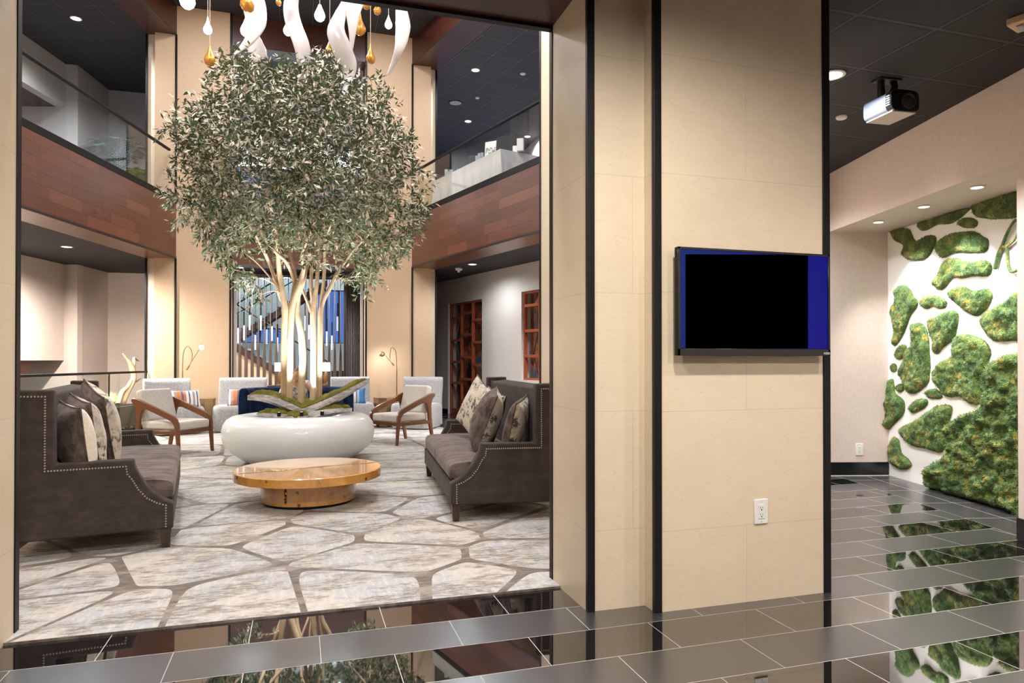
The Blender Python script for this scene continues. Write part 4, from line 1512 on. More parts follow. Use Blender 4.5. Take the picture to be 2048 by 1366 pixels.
for (a, e, dr) in sprays:
    nl_ = int(_np.integers(20, 32))
    ax = dr.cross(Vector((0, 0, 1)))
    ax = ax.normalized() if ax.length > 1e-3 else Vector((1, 0, 0))
    ay = dr.cross(ax)
    # two or three side shoots
    shoots = [(a, e)]
    for k in range(3):
        ph = _np.uniform(0, 6.28)
        side = (ax * math.cos(ph) + ay * math.sin(ph) + dr * 0.9 + Vector((0, 0, 0.15))).normalized()
        st = a.lerp(e, _np.uniform(0.2, 0.9))
        shoots.append((st, st + side * _np.uniform(0.10, 0.22)))
    for k in range(nl_):
        s0, s1 = shoots[k % len(shoots)]
        p = s0.lerp(s1, _np.uniform(0.05, 1.05))
        sd = (s1 - s0).normalized()
        ph = _np.uniform(0, 6.28)
        o1 = sd.orthogonal().normalized()
        o2 = sd.cross(o1)
        d = (sd * _np.uniform(0.3, 1.0) + (o1 * math.cos(ph) + o2 * math.sin(ph)) * _np.uniform(0.5, 1.0) + Vector((0, 0, -0.12))).normalized()
        ln = _np.uniform(0.058, 0.098)
        nrm = (Vector((_np.normal() * 0.8, _np.normal() * 0.8, 1.0)) - d * d.z).normalized()
        w = d.cross(nrm).normalized() * ln * _np.uniform(0.13, 0.19)
        nrm = w.cross(d).normalized() * ln * 0.10
        n0 = len(lv)
        m = p + d * ln * 0.48
        lv += [tuple(p), tuple(m + w), tuple(p + d * ln - nrm), tuple(m - w), tuple(m - nrm * 0.6)]
        lf += [(n0, n0 + 4, n0 + 1), (n0 + 4, n0 + 2, n0 + 1), (n0, n0 + 3, n0 + 4), (n0 + 4, n0 + 3, n0 + 2)]
fb = MB()
fb.v, fb.f, fb.mi = lv, lf, [0] * len(lf)
fb.build('foliage', M['leaf'], TR, fixn=False, sharp=None)
# uplights set in the moss
for k, (x, y) in enumerate(((-0.24, 8.72), (0.02, 8.68), (0.26, 8.74), (-0.30, 9.34), (0.28, 9.42))):
    u = thing('uplight', 'small tree uplight sunk in the planter moss, ' + ('front left', 'front middle', 'front right', 'rear left', 'rear right')[k], 'spotlight', (x, y, 0.655), 0, 'uplights sunk in the planter moss')
    MB().lathe([(0.022, -0.05), (0.022, 0.0), (0.018, 0.002)], n=16, cap=False).build('barrel', M['trim'], u)
    MB().lathe([(0.018, 0.001), (0.001, 0.002)], n=16, cap=False).build('lens', M['lens_dim'], u)
    lamp('SPOT', (x, y, 0.72), 150 if k < 3 else 240, (1.0, 0.95, 0.90), 0.02, aim=(x * 1.2, 9.12 + (y - 9.12) * 0.5, 3.2), angle=88, blend=0.7)
# ================================================================== ARMCHAIRS
def make_armchair(label, loc, rz):
    t = thing('armchair', label, 'armchair', (loc[0], loc[1], 0.012), rz, 'teak armchairs beside the planter')
    W_ = 0.335
    for sx in (-1, 1):
        x0, x1 = sorted((sx * (W_ - 0.036), sx * W_))
        # front (y=-.36) leg, sloping arm and rear leg as one sculpted outline
        out = [(-0.375, 0.0), (-0.335, 0.0), (-0.300, 0.30), (-0.285, 0.40), (-0.235, 0.462), (0.02, 0.560), (0.17, 0.612), (0.225, 0.600), (0.250, 0.545), (0.275, 0.30), (0.345, 0.0),
               (0.390, 0.0), (0.345, 0.30), (0.325, 0.56), (0.345, 0.650), (0.400, 0.705), (0.408, 0.742), (0.370, 0.756), (0.300, 0.748), (0.0, 0.640), (-0.270, 0.535), (-0.325, 0.490), (-0.352, 0.415)]
        MB().prism([(p[0], p[1]) for p in out], x0, x1, axis=0).build('side_frame', M['teak'], t, bevel=0.009, seg=3)
        MB().box((x0, -0.31, 0.285), (x1, 0.30, 0.335)).build('seat_rail', M['teak'], t, bevel=0.006)
    MB().box((-W_ + 0.03, -0.335, 0.285), (W_ - 0.03, -0.300, 0.335)).build('front_rail', M['teak'], t, bevel=0.006)
    MB().box((-W_ + 0.03, 0.27, 0.285), (W_ - 0.03, 0.30, 0.335)).build('rear_rail', M['teak'], t, bevel=0.006)
    MB().tube(smooth_path([(-W_ + 0.01, 0.375, 0.730), (-0.2, 0.425, 0.722), (0, 0.442, 0.72), (0.2, 0.425, 0.722), (W_ - 0.01, 0.375, 0.730)], 6), 0.03, 10, flat=0.6).build('top_rail', M['teak'], t)
    MB().box((-W_ + 0.045, -0.34, 0.335), (W_ - 0.045, 0.28, 0.455)).build('seat_cushion', M['linen'], t, bevel=0.035, seg=4)
    b = MB().box((-W_ + 0.06, -0.055, 0.0), (W_ - 0.06, 0.06, 0.44))
    b.xf(Matrix.Translation((0, 0.235, 0.44)) @ Matrix.Rotation(math.radians(-15), 4, 'X'))
    b.build('back_cushion', M['linen'], t, bevel=0.035, seg=4)
    return t


make_armchair('teak armchair with pale linen cushions left of the planter', (-1.64, 10.38), math.radians(57.4))
make_armchair('teak armchair with pale linen cushions right of the planter', (1.50, 10.71), math.radians(-57.4))


# ================================================================== TUB CHAIRS
def make_tub(label, loc, rz, w=0.84, rolled=False):
    t = thing('lounge_chair', label, 'chair', (loc[0], loc[1], 0.012), rz, 'grey tweed lounge chairs along the back wall')
    hw = w / 2
    nu = 40

    def seat(u, v):
        a = u * 2 * math.pi
        c_, s_ = math.cos(a), math.sin(a)
        k = 0.93 + 0.07 * min(1, v * 3) if v < 0.9 else 1.0 - (v - 0.9) * 0.5
        x = hw * math.copysign(abs(c_) ** 0.30, c_) * k
        y = -0.02 + 0.43 * math.copysign(abs(s_) ** 0.36, s_) * k
        return (x, y, 0.02 + 0.44 * v)
    sb = MB().grid(seat, nu, 14, closeu=True)
    sb.face([i * 14 for i in range(nu)])
    sb.face([i * 14 + 13 for i in range(nu)])
    sb.build('seat', M['tweed'], t, sharp=60)
    MB().lathe([(hw * 0.8, 0.0), (hw * 0.8, 0.025)], n=32, sy=0.42 / (hw)).build('plinth', M['trim'], t)
    # wrap-round back
    top, lean = 0.945, 0.17

    def back(u, v):
        a = u * 2 * math.pi
        c_, s_ = math.cos(a), math.sin(a)
        z = 0.05 + (top - 0.05) * v
        th = 0.085 if v < 0.93 else 0.085 * math.sqrt(max(0.02, 1 - ((v - 0.93) / 0.07) ** 2))
        wv = hw * (1.0 if not rolled else 0.985) + 0.0
        px = math.copysign(abs(c_) ** 0.3, c_)
        py = math.copysign(abs(s_) ** 0.5, s_)
        yoff = 0.30 + lean * max(0, v - 0.42) ** 1.2 * 1.2
        curl = (-0.10 if rolled else -0.035) * abs(px) ** 4 * (0.5 + 0.5 * v)
        return (px * wv, yoff + py * th + curl, z)
    bb = MB().grid(back, 44, 22, closeu=True)
    bb.face([i * 22 for i in range(44)])
    bb.face([i * 22 + 21 for i in range(44)])
    bb.build('backrest', M['tweed'], t, sharp=60)
    return t


make_tub('grey tweed lounge chair in the left back corner, behind the teak armchair', (-2.10, 13.18), math.radians(30), 0.80, True)
make_tub('grey tweed lounge chair facing us, left of the blue loveseat', (-1.03, 13.38), math.radians(-4), 0.84)
make_tub('grey tweed lounge chair facing us, right of the blue loveseat', (0.95, 13.36), math.radians(3), 0.74)
make_tub('grey tweed lounge chair in the right back corner, behind the teak armchair', (2.12, 12.95), math.radians(-30), 0.80, True)
GC = 'striped cushions on the lounge chairs'
pillow('small striped cushion with orange ends in the left corner chair', 0.50, 0.13, M['stripe_orange'], M['stripe_orange'], (-1.88, 12.96, 0.615), math.radians(28), -0.25, 0, None, GC, 0.4, 'cushion', 3, 0.30)
pillow('small striped cushion with orange end in the chair left of the blue loveseat', 0.50, 0.13, M['stripe_orange'], M['stripe_orange'], (-0.98, 13.16, 0.615), 0, -0.25, 0, None, GC, 0.4, 'cushion', 4, 0.30)
pillow('small striped cushion with blue end in the chair right of the blue loveseat', 0.50, 0.13, M['stripe_blue'], M['stripe_blue'], (0.93, 13.14, 0.615), 0, -0.25, 0, None, GC, 0.4, 'cushion', 5, 0.30)

# ================================================================== BLUE LOVESEAT AND THE PERSON ON IT
bs = thing('loveseat', 'curved dark blue velvet loveseat behind the planter', 'sofa', (-0.04, 11.35, 0.012))


def bback(u, v):
    a = v * 2 * math.pi
    th = math.radians(-12 + 204 * u)
    rx, ry = 0.85, 0.56
    c_ = (rx * math.cos(th), ry * math.sin(th))
    n_ = Vector((math.cos(th) / rx, math.sin(th) / ry)).normalized()
    o1 = math.copysign(abs(math.cos(a)) ** 0.5, math.cos(a)) * 0.085
    z = 0.45 + math.copysign(abs(math.sin(a)) ** 0.35, math.sin(a)) * 0.385
    return (c_[0] * 0.93 + n_.x * o1 * 0.9, c_[1] + n_.y * o1, z)


bb = MB().grid(bback, 44, 28)
bb.face([j for j in range(27)])
bb.face([43 * 28 + j for j in range(27)])
bb.build('backrest', M['blue_velvet'], bs, sharp=60)
sb = MB()
pts_ = [(0.76 * math.cos(math.radians(a)), 0.50 * math.sin(math.radians(a))) for a in range(0, 181, 9)] + [(-0.74, -0.26), (-0.5, -0.36), (0.5, -0.36), (0.74, -0.26)]
sb.prism(pts_, 0.08, 0.42, axis=2).build('seat', M['blue_velvet'], bs, bevel=0.04, seg=3)
MB().prism([(p[0] * 0.9, p[1] * 0.9) for p in pts_], 0.0, 0.08, axis=2).build('plinth', M['trim'], bs)


def person():
    sk = L(196, 150, 122)
    skin = plain('skin', sk, 0.5, sss=0.05)
    cloth = M['print_shirt'] = floral()
    cloth.name = 'print_shirt'
    for nd in cloth.node_tree.nodes:
        if nd.type == 'MIX' and nd.inputs[6].is_linked is False and nd.inputs[7].is_linked is False:
            nd.inputs[6].default_value, nd.inputs[7].default_value = L(226, 224, 226), L(206, 208, 216)
    t = thing('person', 'person in a pale print shirt seated on the blue loveseat behind the trunks, leaning forward', 'person', (0.0, 11.30, 0.012))
    V = {}

    def skinmesh(name, verts, edges, rad, m, parent, root=0):
        me = bpy.data.meshes.new(name)
        me.from_pydata([tuple(v) for v in verts], edges, [])
        me.materials.append(m)
        o = bpy.data.objects.new(name, me)
        COL.objects.link(o)
        o.parent = parent
        md = o.modifiers.new('skin', 'SKIN')
        md.use_smooth_shade = True
        for i, r in enumerate(rad):
            me.skin_vertices[0].data[i].radius = (r, r) if not hasattr(r, '__len__') else r
        me.skin_vertices[0].data[root].use_root = True
        s = o.modifiers.new('subdiv', 'SUBSURF')
        s.levels = s.render_levels = 2
        return o
    vs = [(0, 0.02, 0.50), (0, 0.02, 0.64), (-0.01, -0.03, 0.78), (-0.02, -0.07, 0.90), (-0.025, -0.10, 0.96),      # pelvis .. neck
          (-0.21, -0.05, 0.875), (-0.30, -0.14, 0.66), (-0.17, -0.36, 0.60), (-0.13, -0.42, 0.59),                          # left arm
          (0.18, -0.05, 0.875), (0.28, -0.12, 0.68), (0.12, -0.24, 0.84), (0.07, -0.25, 0.92),                           # right arm, hand to chin
          (-0.10, -0.05, 0.50), (-0.13, -0.46, 0.50), (-0.13, -0.50, 0.10), (-0.14, -0.62, 0.04),
          (0.10, -0.05, 0.50), (0.13, -0.46, 0.50), (0.13, -0.50, 0.10), (0.14, -0.62, 0.04)]
    ed = [(0, 1), (1, 2), (2, 3), (3, 4), (3, 5), (5, 6), (6, 7), (7, 8), (3, 9), (9, 10), (10, 11), (11, 12), (0, 13), (13, 14), (14, 15), (15, 16), (0, 17), (17, 18), (18, 19), (19, 20)]
    rd = [0.13, 0.12, 0.13, 0.075, 0.05, 0.06, 0.042, 0.03, 0.034, 0.06, 0.042, 0.03, 0.034, 0.085, 0.06, 0.042, 0.035, 0.085, 0.06, 0.042, 0.035]
    body = skinmesh('body', vs, ed, rd, skin, t)
    sh_v = vs[:4] + [vs[5], vs[6], vs[9], vs[10]]
    skinmesh('shirt', sh_v, [(0, 1), (1, 2), (2, 3), (3, 4), (4, 5), (3, 6), (6, 7)], [0.145, 0.135, 0.145, 0.085, 0.07, 0.055, 0.07, 0.055], cloth, t)
    tr_v = [vs[0], vs[13], vs[14], vs[15], vs[17], vs[18], vs[19]]
    skinmesh('trousers', tr_v, [(0, 1), (1, 2), (2, 3), (0, 4), (4, 5), (5, 6)], [0.14, 0.1, 0.075, 0.055, 0.1, 0.075, 0.055], plain('trousers_cloth', L(60, 66, 84), 0.8), t)
    # head with nose, ears and eyes, tilted down
    hb = MB()

    def hd(u, v):
        th, ph = u * 2 * math.pi, (v - 0.5) * math.pi
        x, y, z = math.cos(ph) * math.cos(th), math.cos(ph) * math.sin(th), math.sin(ph)
        x *= 0.073 * (1 - 0.18 * max(0, -z))
        y *= 0.093
        z *= 0.116
        f = max(0, -math.sin(th)) * math.cos(ph)
        if f > 0.9:
            y -= 0.022 * max(0, 1 - abs(x) / 0.016) * max(0, 1 - abs(z + 0.012) / 0.03)
            y -= 0.006 * max(0, 1 - abs(x) / 0.03) * max(0, 1 - abs(z + 0.058) / 0.012)
            y += 0.010 * max(0, 1 - abs(abs(x) - 0.03) / 0.014) * max(0, 1 - abs(z - 0.016) / 0.012)
        return (x, y, z)
    hb.grid(hd, 48, 32, closeu=True)
    MH = Matrix.Translation((-0.03, -0.155, 1.035)) @ Matrix.Rotation(0.42, 4, 'X') @ Matrix.Rotation(0.18, 4, 'Y')
    hb.xf(MH).build('head', skin, t)
    eb = MB()
    for sx in (-1, 1):
        e_ = MB().lathe([(0.001, -0.009), (0.008, -0.005), (0.010, 0), (0.008, 0.005), (0.001, 0.009)], (sx * 0.03, -0.074, 0.016), 12)
        e_.xf(MH).build('eye', M['slot'], t)
        r_ = MB().lathe([(0.001, -0.03), (0.011, -0.015), (0.014, 0.012), (0.006, 0.03), (0.001, 0.031)], (sx * 0.073, 0.0, 0.0), 10, sy=1.4)
        r_.xf(MH).build('ear', skin, t)
    hr = MB()

    def hf(u, v):
        th, ph = u * 2 * math.pi, -0.15 + v * (math.pi / 2 + 0.15)
        k = 1.0
        if math.sin(th) < -0.35:
            ph = max(ph, 0.62)
        n_ = 0.004 * noise.noise((math.cos(th) * 6, math.sin(th) * 6, v * 2))
        return ((0.080 + n_) * math.cos(ph) * math.cos(th), 0.012 + (0.100 + n_) * math.cos(ph) * math.sin(th), (0.124 + n_) * math.sin(ph))
    hr.grid(hf, 40, 16, closeu=True)
    hr.xf(MH).build('hair', plain('brown_hair', L(92, 62, 46), 0.5), t)
    # hands: palms on the arms' ends with five bent fingers each
    for (w, d, nrm, sx) in (((-0.12, -0.44, 0.595), Vector((0.35, -0.9, -0.1)), Vector((0, 0, 1)), 1), ((0.055, -0.245, 0.945), Vector((-0.55, 0.15, 0.75)), Vector((0, -1, 0)), -1)):
        d = d.normalized()
        sd = d.cross(nrm).normalized()
        nv = sd.cross(d)
        hv, he, hrad = [Vector(w), Vector(w) + d * 0.05], [(0, 1)], [0.024, 0.030]
        for k, (o, ln) in enumerate(((-0.030, 0.062), (-0.010, 0.072), (0.010, 0.068), (0.029, 0.054))):
            b0 = Vector(w) + d * 0.078 + sd * o
            i = len(hv)
            hv += [b0, b0 + d * ln * 0.5 - nv * 0.008, b0 + d * ln * 0.85 - nv * 0.026]
            hrad += [0.0095, 0.0085, 0.007]
            he += [(1, i), (i, i + 1), (i + 1, i + 2)]
        i = len(hv)
        b0 = Vector(w) + d * 0.02 + sd * 0.034 * sx
        hv += [b0, b0 + d * 0.032 + sd * 0.02 * sx - nv * 0.01]
        hrad += [0.011, 0.008]
        he += [(0, i), (i, i + 1)]
        skinmesh('hand', hv, he, hrad, skin, t)


person()


# ================================================================== SIDE TABLES, FLOOR LAMPS, BACK-ROOM LAMPS
def barrel(label, x, y, rz):
    t = thing('barrel_table', label, 'side table', (x, y, 0.012), rz, 'metal drum side tables')
    MB().lathe([(0.135, 0.0), (0.15, 0.02), (0.20, 0.28), (0.205, 0.50), (0.205, 0.545)], n=8).build('drum', M['barrel'], t, sharp=20)
    MB().lathe([(0.215, 0.545), (0.215, 0.562)], n=8).build('top', M['barrel'], t, sharp=20)


barrel('faceted champagne metal side table beside the left floor lamp', -1.70, 13.84, 0.2)
barrel('faceted champagne metal side table between the right lounge chairs', 1.532, 13.23, 0.1)


def floor_lamp(label, yl, pole, arm, head, base_dy, aim):
    bx = on_y(pole[0][0], pole[0][1], yl)
    t = thing('floor_lamp', label, 'floor lamp', (bx.x, bx.y, 0.012), 0, 'arched brass floor lamps')
    inv = Matrix.Translation((-bx.x, -bx.y, -0.012))
    MB().lathe([(0.13, 0), (0.13, 0.018), (0.02, 0.024), (0.012, 0.03)], n=32).build('base', M['brass'], t)
    pp = [Vector((bx.x, bx.y, 0.03))] + [on_y(x, y, yl) for x, y in pole]
    MB().tube([pp[0], pp[1]], 0.011, 10).xf(inv).build('pole', M['brass'], t)
    MB().tube(smooth_path(pp[1:], 6), 0.0075, 8).xf(inv).build('arch', M['brass'], t)
    aa = [on_y(x, y, yl - 0.02) for x, y in arm]
    MB().tube(aa, 0.0065, 8).xf(inv).build('swing_arm', M['brass'], t)
    MB().tube([aa[0], aa[0].lerp(aa[1], 0.22)], 0.016, 10).xf(inv).build('counterweight', M['brass'], t)
    h = on_y(head[0], head[1], yl - 0.05)
    hb = MB().lathe([(0.012, 0.035), (0.05, 0.018), (0.056, -0.012), (0.052, -0.02)], n=24)
    q = Vector(aim).to_track_quat('-Z', 'Y').to_matrix().to_4x4()
    hb.xf(inv @ Matrix.Translation(h) @ q).build('lamp_head', M['brass'], t)
    lb = MB().lathe([(0.001, -0.024), (0.048, -0.021)], n=24, cap=False)
    lb.xf(inv @ Matrix.Translation(h) @ q).build('bulb_lens', M['lens'], t)
    lamp('SPOT', h + Vector(aim).normalized() * 0.04, 12, NEUT, 0.04, aim=h + Vector(aim), angle=150, blend=0.8)
    return t


floor_lamp('arched brass floor lamp with lit head, at the left back pier', 13.85, [(365, 742), (365.5, 722), (367, 705), (372, 694.5), (378, 694), (383, 702), (384.5, 712), (383, 722)], [(373, 740), (398, 699)], (402.5, 694), 0, (0.25, -0.75, -0.25))
floor_lamp('arched brass floor lamp turned to the wall, at the right back pier', 13.75, [(793.5, 737), (793, 715), (791, 702), (786, 695.5), (782, 697), (780.3, 707), (780, 718)], [(788, 731), (769, 709)], (764, 708), 0, (0.18, 0.55, -0.45))

# table lamps and mustard chairs seen through the back opening
for (px, lab) in ((553, 'white shaded table lamp in the back lobby, left of the tree trunks'), (645, 'glowing white table lamp in the back lobby, right of the tree trunks')):
    c = on_y(px + 6, 735, 15.54)
    t = thing('table_lamp', lab, 'table lamp', (c.x, c.y, 0.74), 0, 'table lamps in the back lobby')
    MB().lathe([(0.07, 0), (0.07, 0.02), (0.02, 0.03), (0.045, 0.12), (0.05, 0.2), (0.015, 0.30), (0.012, 0.33)], n=24).build('base', M['brass'], t)
    MB().lathe([(0.105, 0.30), (0.10, 0.49)], n=28, cap=False).build('shade', glow('lamp_shade', (0.93, 0.93, 1.0, 1), 0.42 if px < 600 else 1.3), t)
    k = thing('lobby_table', 'dark console table under the %s lobby lamp' % ('left' if px < 600 else 'right'), 'table', (c.x, c.y, 0))
    MB().box((-0.28, -0.16, 0.70), (0.28, 0.16, 0.74)).build('tabletop', M['bronze_dark'], k, bevel=0.004)
    for sx in (-0.25, 0.25):
        for sy in (-0.13, 0.13):
            MB().box((sx - 0.015, sy - 0.015, 0), (sx + 0.015, sy + 0.015, 0.70)).build('leg', M['bronze_dark'], k)
mus = tweed('mustard_velvet', L(186, 124, 24), L(214, 152, 44))
for (px, lab) in ((546, 'mustard tub chair in the back lobby, left of the trunks'), (655, 'mustard tub chair in the back lobby, right of the trunks')):
    c = on_y(px, 772, 14.95)
    t = thing('tub_chair', lab, 'chair', (c.x, c.y, 0), 0, 'mustard tub chairs in the back lobby')

    def mb_(u, v):
        a = v * 2 * math.pi
        th = math.radians(170 + 200 * u)
        r = 0.30 + 0.035 * math.copysign(abs(math.cos(a)) ** 0.5, math.cos(a))
        z = 0.46 + 0.27 * math.copysign(abs(math.sin(a)) ** 0.4, math.sin(a))
        return (r * math.cos(th), r * math.sin(th) + 0.05, z)
    g = MB().grid(mb_, 30, 18)
    g.face(list(range(17)))
    g.face([29 * 18 + j for j in range(17)])
    g.build('backrest', mus, t, sharp=60)
    MB().lathe([(0.27, 0.20), (0.28, 0.22), (0.28, 0.42), (0.26, 0.45)], (0, 0.05, 0), 32).build('seat', mus, t)
    for a in (45, 135, 225, 315):
        MB().tube([(0.2 * math.cos(math.radians(a)), 0.05 + 0.2 * math.sin(math.radians(a)), 0.22), (0.25 * math.cos(math.radians(a)), 0.05 + 0.25 * math.sin(math.radians(a)), 0.0)], [0.018, 0.012], 8).build('leg', M['legwood'], t)

# ================================================================== BACK LOBBY: SLAT SCREEN, STAIRS, PENDANT TUBES, CURTAIN
ss = thing('slat_screen', 'screen of tall twisted bronze slats in the back lobby', 'room divider', (0, 15.75, 0))
MB().box((-1.27, -0.03, 3.12), (0.98, 0.03, 3.20)).build('top_rail', M['bronze_dark'], ss)
MB().box((-1.27, -0.03, 0), (0.98, 0.03, 0.04)).build('floor_rail', M['bronze_dark'], ss)
MB().box((0.93, -0.03, 0.04), (0.98, 0.03, 3.12)).build('end_post', M['bronze_dark'], ss)
slm = plain('bronze_slat', L(98, 84, 74), 0.45)
for k in range(18):
    x = -1.225 + 0.1225 * k
    sl = MB()
    for j in range(25):
        z = 0.04 + 3.08 * j / 24
        f = min(1, max(0, (z - 1.0) / 0.9))
        a = math.radians(18 + 68 * f * f * (3 - 2 * f))
        dx, dy = math.cos(a) * 0.034, math.sin(a) * 0.034
        nx, ny = -math.sin(a) * 0.006, math.cos(a) * 0.006
        sl.v += [(x - dx - nx, -dy - ny, z), (x + dx - nx, dy - ny, z), (x + dx + nx, dy + ny, z), (x - dx + nx, -dy + ny, z)]
        if j:
            b_ = 4 * j
            for q in range(4):
                sl.face((b_ - 4 + q, b_ - 4 + (q + 1) % 4, b_ + (q + 1) % 4, b_ + q))
    sl.face((0, 1, 2, 3))
    sl.face((96, 97, 98, 99))
    sl.build('slat', slm, ss)


def flight(label, y, A, B, rails, wall, name='staircase'):
    """A, B: ends of the stringer's mid line in pixels, y: depth"""
    a, b = on_y(A[0], A[1], y), on_y(B[0], B[1], y)
    t = thing(name, label, 'stairs', (0, 0, 0), 0, 'stair flights in the back lobby')
    h = 0.085
    for yy in (y, y + 1.1):
        MB().prism([(a.x, a.z - h), (b.x, b.z - h), (b.x, b.z + h), (a.x, a.z + h)], yy, yy + 0.05, axis=1).build('stringer', plain('stair_brown', L(62, 42, 36), 0.45), t)
    n = 9
    lo, hi = (a, b) if a.z < b.z else (b, a)
    for k in range(n):
        f0, f1 = k / n, (k + 1) / n
        x0, x1 = lo.x + (hi.x - lo.x) * f0, lo.x + (hi.x - lo.x) * f1
        z = lo.z + (hi.z - lo.z) * f1
        MB().box((min(x0, x1), y + 0.05, z - 0.03), (max(x0, x1), y + 1.1, z + 0.01)).build('tread', M['wall_grey'], t)
    MB().prism([(a.x, a.z + h), (b.x, b.z + h), (b.x, b.z + h + 0.86), (a.x, a.z + h + 0.86)], y + 0.01, y + 0.022, axis=1).build('glass_balustrade', glass('stair_glass', (0.86, 0.94, 0.95, 1)), t)
    for (p, q, r) in rails:
        MB().tube([on_y(p[0], p[1], y + 0.02), on_y(q[0], q[1], y + 0.02)], r, 8).build('handrail', M['rail'], t)
    if wall:
        MB().prism([(a.x, a.z - h), (b.x, b.z - h), (b.x, 0.0), (a.x, 0.0)], y + 0.02, y + 1.0, axis=1).build('side_wall', M['wall_tan'], t)
    return t


flight('lower stair flight falling to the right over a beige side wall', 17.3, (455, 685), (640, 796), [((455, 597), (662, 728), 0.018)], True)
flight('upper stair flight rising to the right behind the slat screen', 18.5, (470, 677), (655, 566), [((462, 615), (585, 540), 0.018), ((462, 634), (585, 563), 0.014)], False)
ld = thing('stair_landing', 'dark stair landing edge low at the right of the back lobby', 'landing', (0, 0, 0))
_a, _b = on_y(664, 742, 17.0), on_y(702, 752, 17.0)
MB().box((_a.x, 17.0, _b.z - 0.02), (_b.x, 17.6, _a.z)).build('slab', M['bronze_dark'], ld)
MB().box((_a.x + 0.02, 17.02, 0), (_b.x - 0.02, 17.58, _b.z - 0.02)).build('base', lob, ld)
cu = MB()
cu.grid(lambda u, v: (0.98 + 0.42 * u, 16.6 + 0.035 * math.sin(u * 2 * math.pi * 11), 0.02 + 3.15 * v), 140, 3)
tag(cu.build('curtain', plain('sheer_curtain', L(150, 142, 142), 0.9)), 'pale pleated curtain at the right edge of the back lobby', 'curtain')
tb = plain('frosted_tube', L(190, 200, 214), 0.25, emit=(0.7, 0.8, 1.0, 1), emits=0.35)
PEND = [(476, 656), (488, 651), (499.4, 630.5), (510.6, 670), (521.7, 631), (533, 659), (544, 652.5), (555, 675), (610.5, 632), (618, 650), (653.6, 663), (664, 671), (675.2, 633)]
for i, (px, py) in enumerate(PEND):
    dep = 16.25 + 0.35 * ((i * 7) % 4) / 4
    p = on_y(px, py, dep)
    t = thing('pendant_tube', 'slim frosted tube pendant behind the slat screen, %s from the left' % ('first', 'second', 'third', 'fourth', 'fifth', 'sixth', 'seventh', 'eighth', 'ninth', 'tenth', 'eleventh', 'twelfth', 'thirteenth')[i], 'pendant light', (p.x, dep, 3.2), 0, 'frosted tube pendants in the back lobby')
    zt = p.z - 3.2
    MB().tube([(0, 0, 0), (0, 0, zt + 0.30)], 0.004, 6).build('cord', M['trim'], t)
    MB().lathe([(0.014, zt), (0.014, zt + 0.30)], n=12).build('socket', M['trim'], t)
    MB().lathe([(0.019, zt - 0.33), (0.019, zt)], n=14).build('tube', tb, t)
# ================================================================== HANGING SCULPTURE ABOVE THE TREE
def drop(kind, px, py, hpx, wpx, dep, label, n_):
    """teardrop on a cord; px,py is the middle of the fat part"""
    c = on_y(px, py, dep)
    s = dep * 0.96 / F
    r, hh = wpx / 2 * s, hpx * s * (0.72 if kind == 'bulb' else 1.0)
    name, cat = ('drop_bulb', 'pendant light') if kind == 'bulb' else ('drop_pendant', 'pendant')
    t = thing(name, label, cat, (c.x, c.y, ZC), 0, 'drop pendants above the tree')
    z0 = c.z - ZC
    prof = [(0.001, -r * 1.05), (r * 0.45, -r * 0.93), (r * 0.82, -r * 0.6), (r, -r * 0.08), (r * 0.95, r * 0.35), (r * 0.74, r * 0.85), (r * 0.45, r * 1.5), (r * 0.25, r * 2.1), (r * 0.14, hh - r), (0.004, hh - r + 0.02)]
    b = MB().lathe([(q, z) for q, z in prof], n=24)
    if kind != 'bulb':
        b.v = [(x + max(0, -z + 0.0) * 0.25 * math.sin(n_), y, z) for x, y, z in b.v]
    b.xf(Matrix.Translation((0, 0, z0)))
    b.build('glass_drop', M['bulb'] if kind == 'bulb' else M['gold_drop'], t, sharp=80)
    MB().tube([(0, 0, z0 + hh - r), (0, 0, 0)], 0.0035, 6).build('cord', M['cord'], t)
    MB().lathe([(0.02, -0.02), (0.02, 0)], n=12).build('ceiling_cap', M['brass'], t)
    return t


BULBS = [(375, 3, 44, 28, 7.6, 'first from the left, cut by the top edge'), (415.5, 60, 42, 16, 8.4, 'above the leftmost gold drop'), (492, 62, 50, 21, 8.2, 'in front of the leftmost white blade'),
         (576, 62, 34, 18, 9.9, 'half hidden behind the second white blade'), (639.5, 32, 30, 21, 9.0, 'hanging alone in the middle'), (777, 50, 34, 15, 8.8, 'beside the rightmost white blade')]
for i, (x, y, h_, w_, d_, lab) in enumerate(BULBS):
    drop('bulb', x, y, h_, w_, d_, 'glowing teardrop bulb above the tree, ' + lab, i)
DROPS = [(419.5, 121, 38, 21, 8.3, 'leftmost, over the left pier'), (494, 10, 40, 27, 7.9, 'large, in front of the leftmost white blade'), (557, 6, 26, 11, 9.3, 'slim, cut by the top edge'),
         (659.5, 104, 34, 19, 9.4, 'hanging low behind the crown top'), (721, 60, 40, 22, 8.6, 'between the third and fourth white blades'), (735, 10, 26, 18, 9.6, 'upper one of the close pair'),
         (755, 22, 28, 16, 9.2, 'lower one of the close pair'), (741, 118, 40, 19, 8.4, 'rightmost, over the right pier')]
for i, (x, y, h_, w_, d_, lab) in enumerate(DROPS):
    drop('gold', x, y, h_, w_, d_, 'gold teardrop pendant above the tree, ' + lab, i)


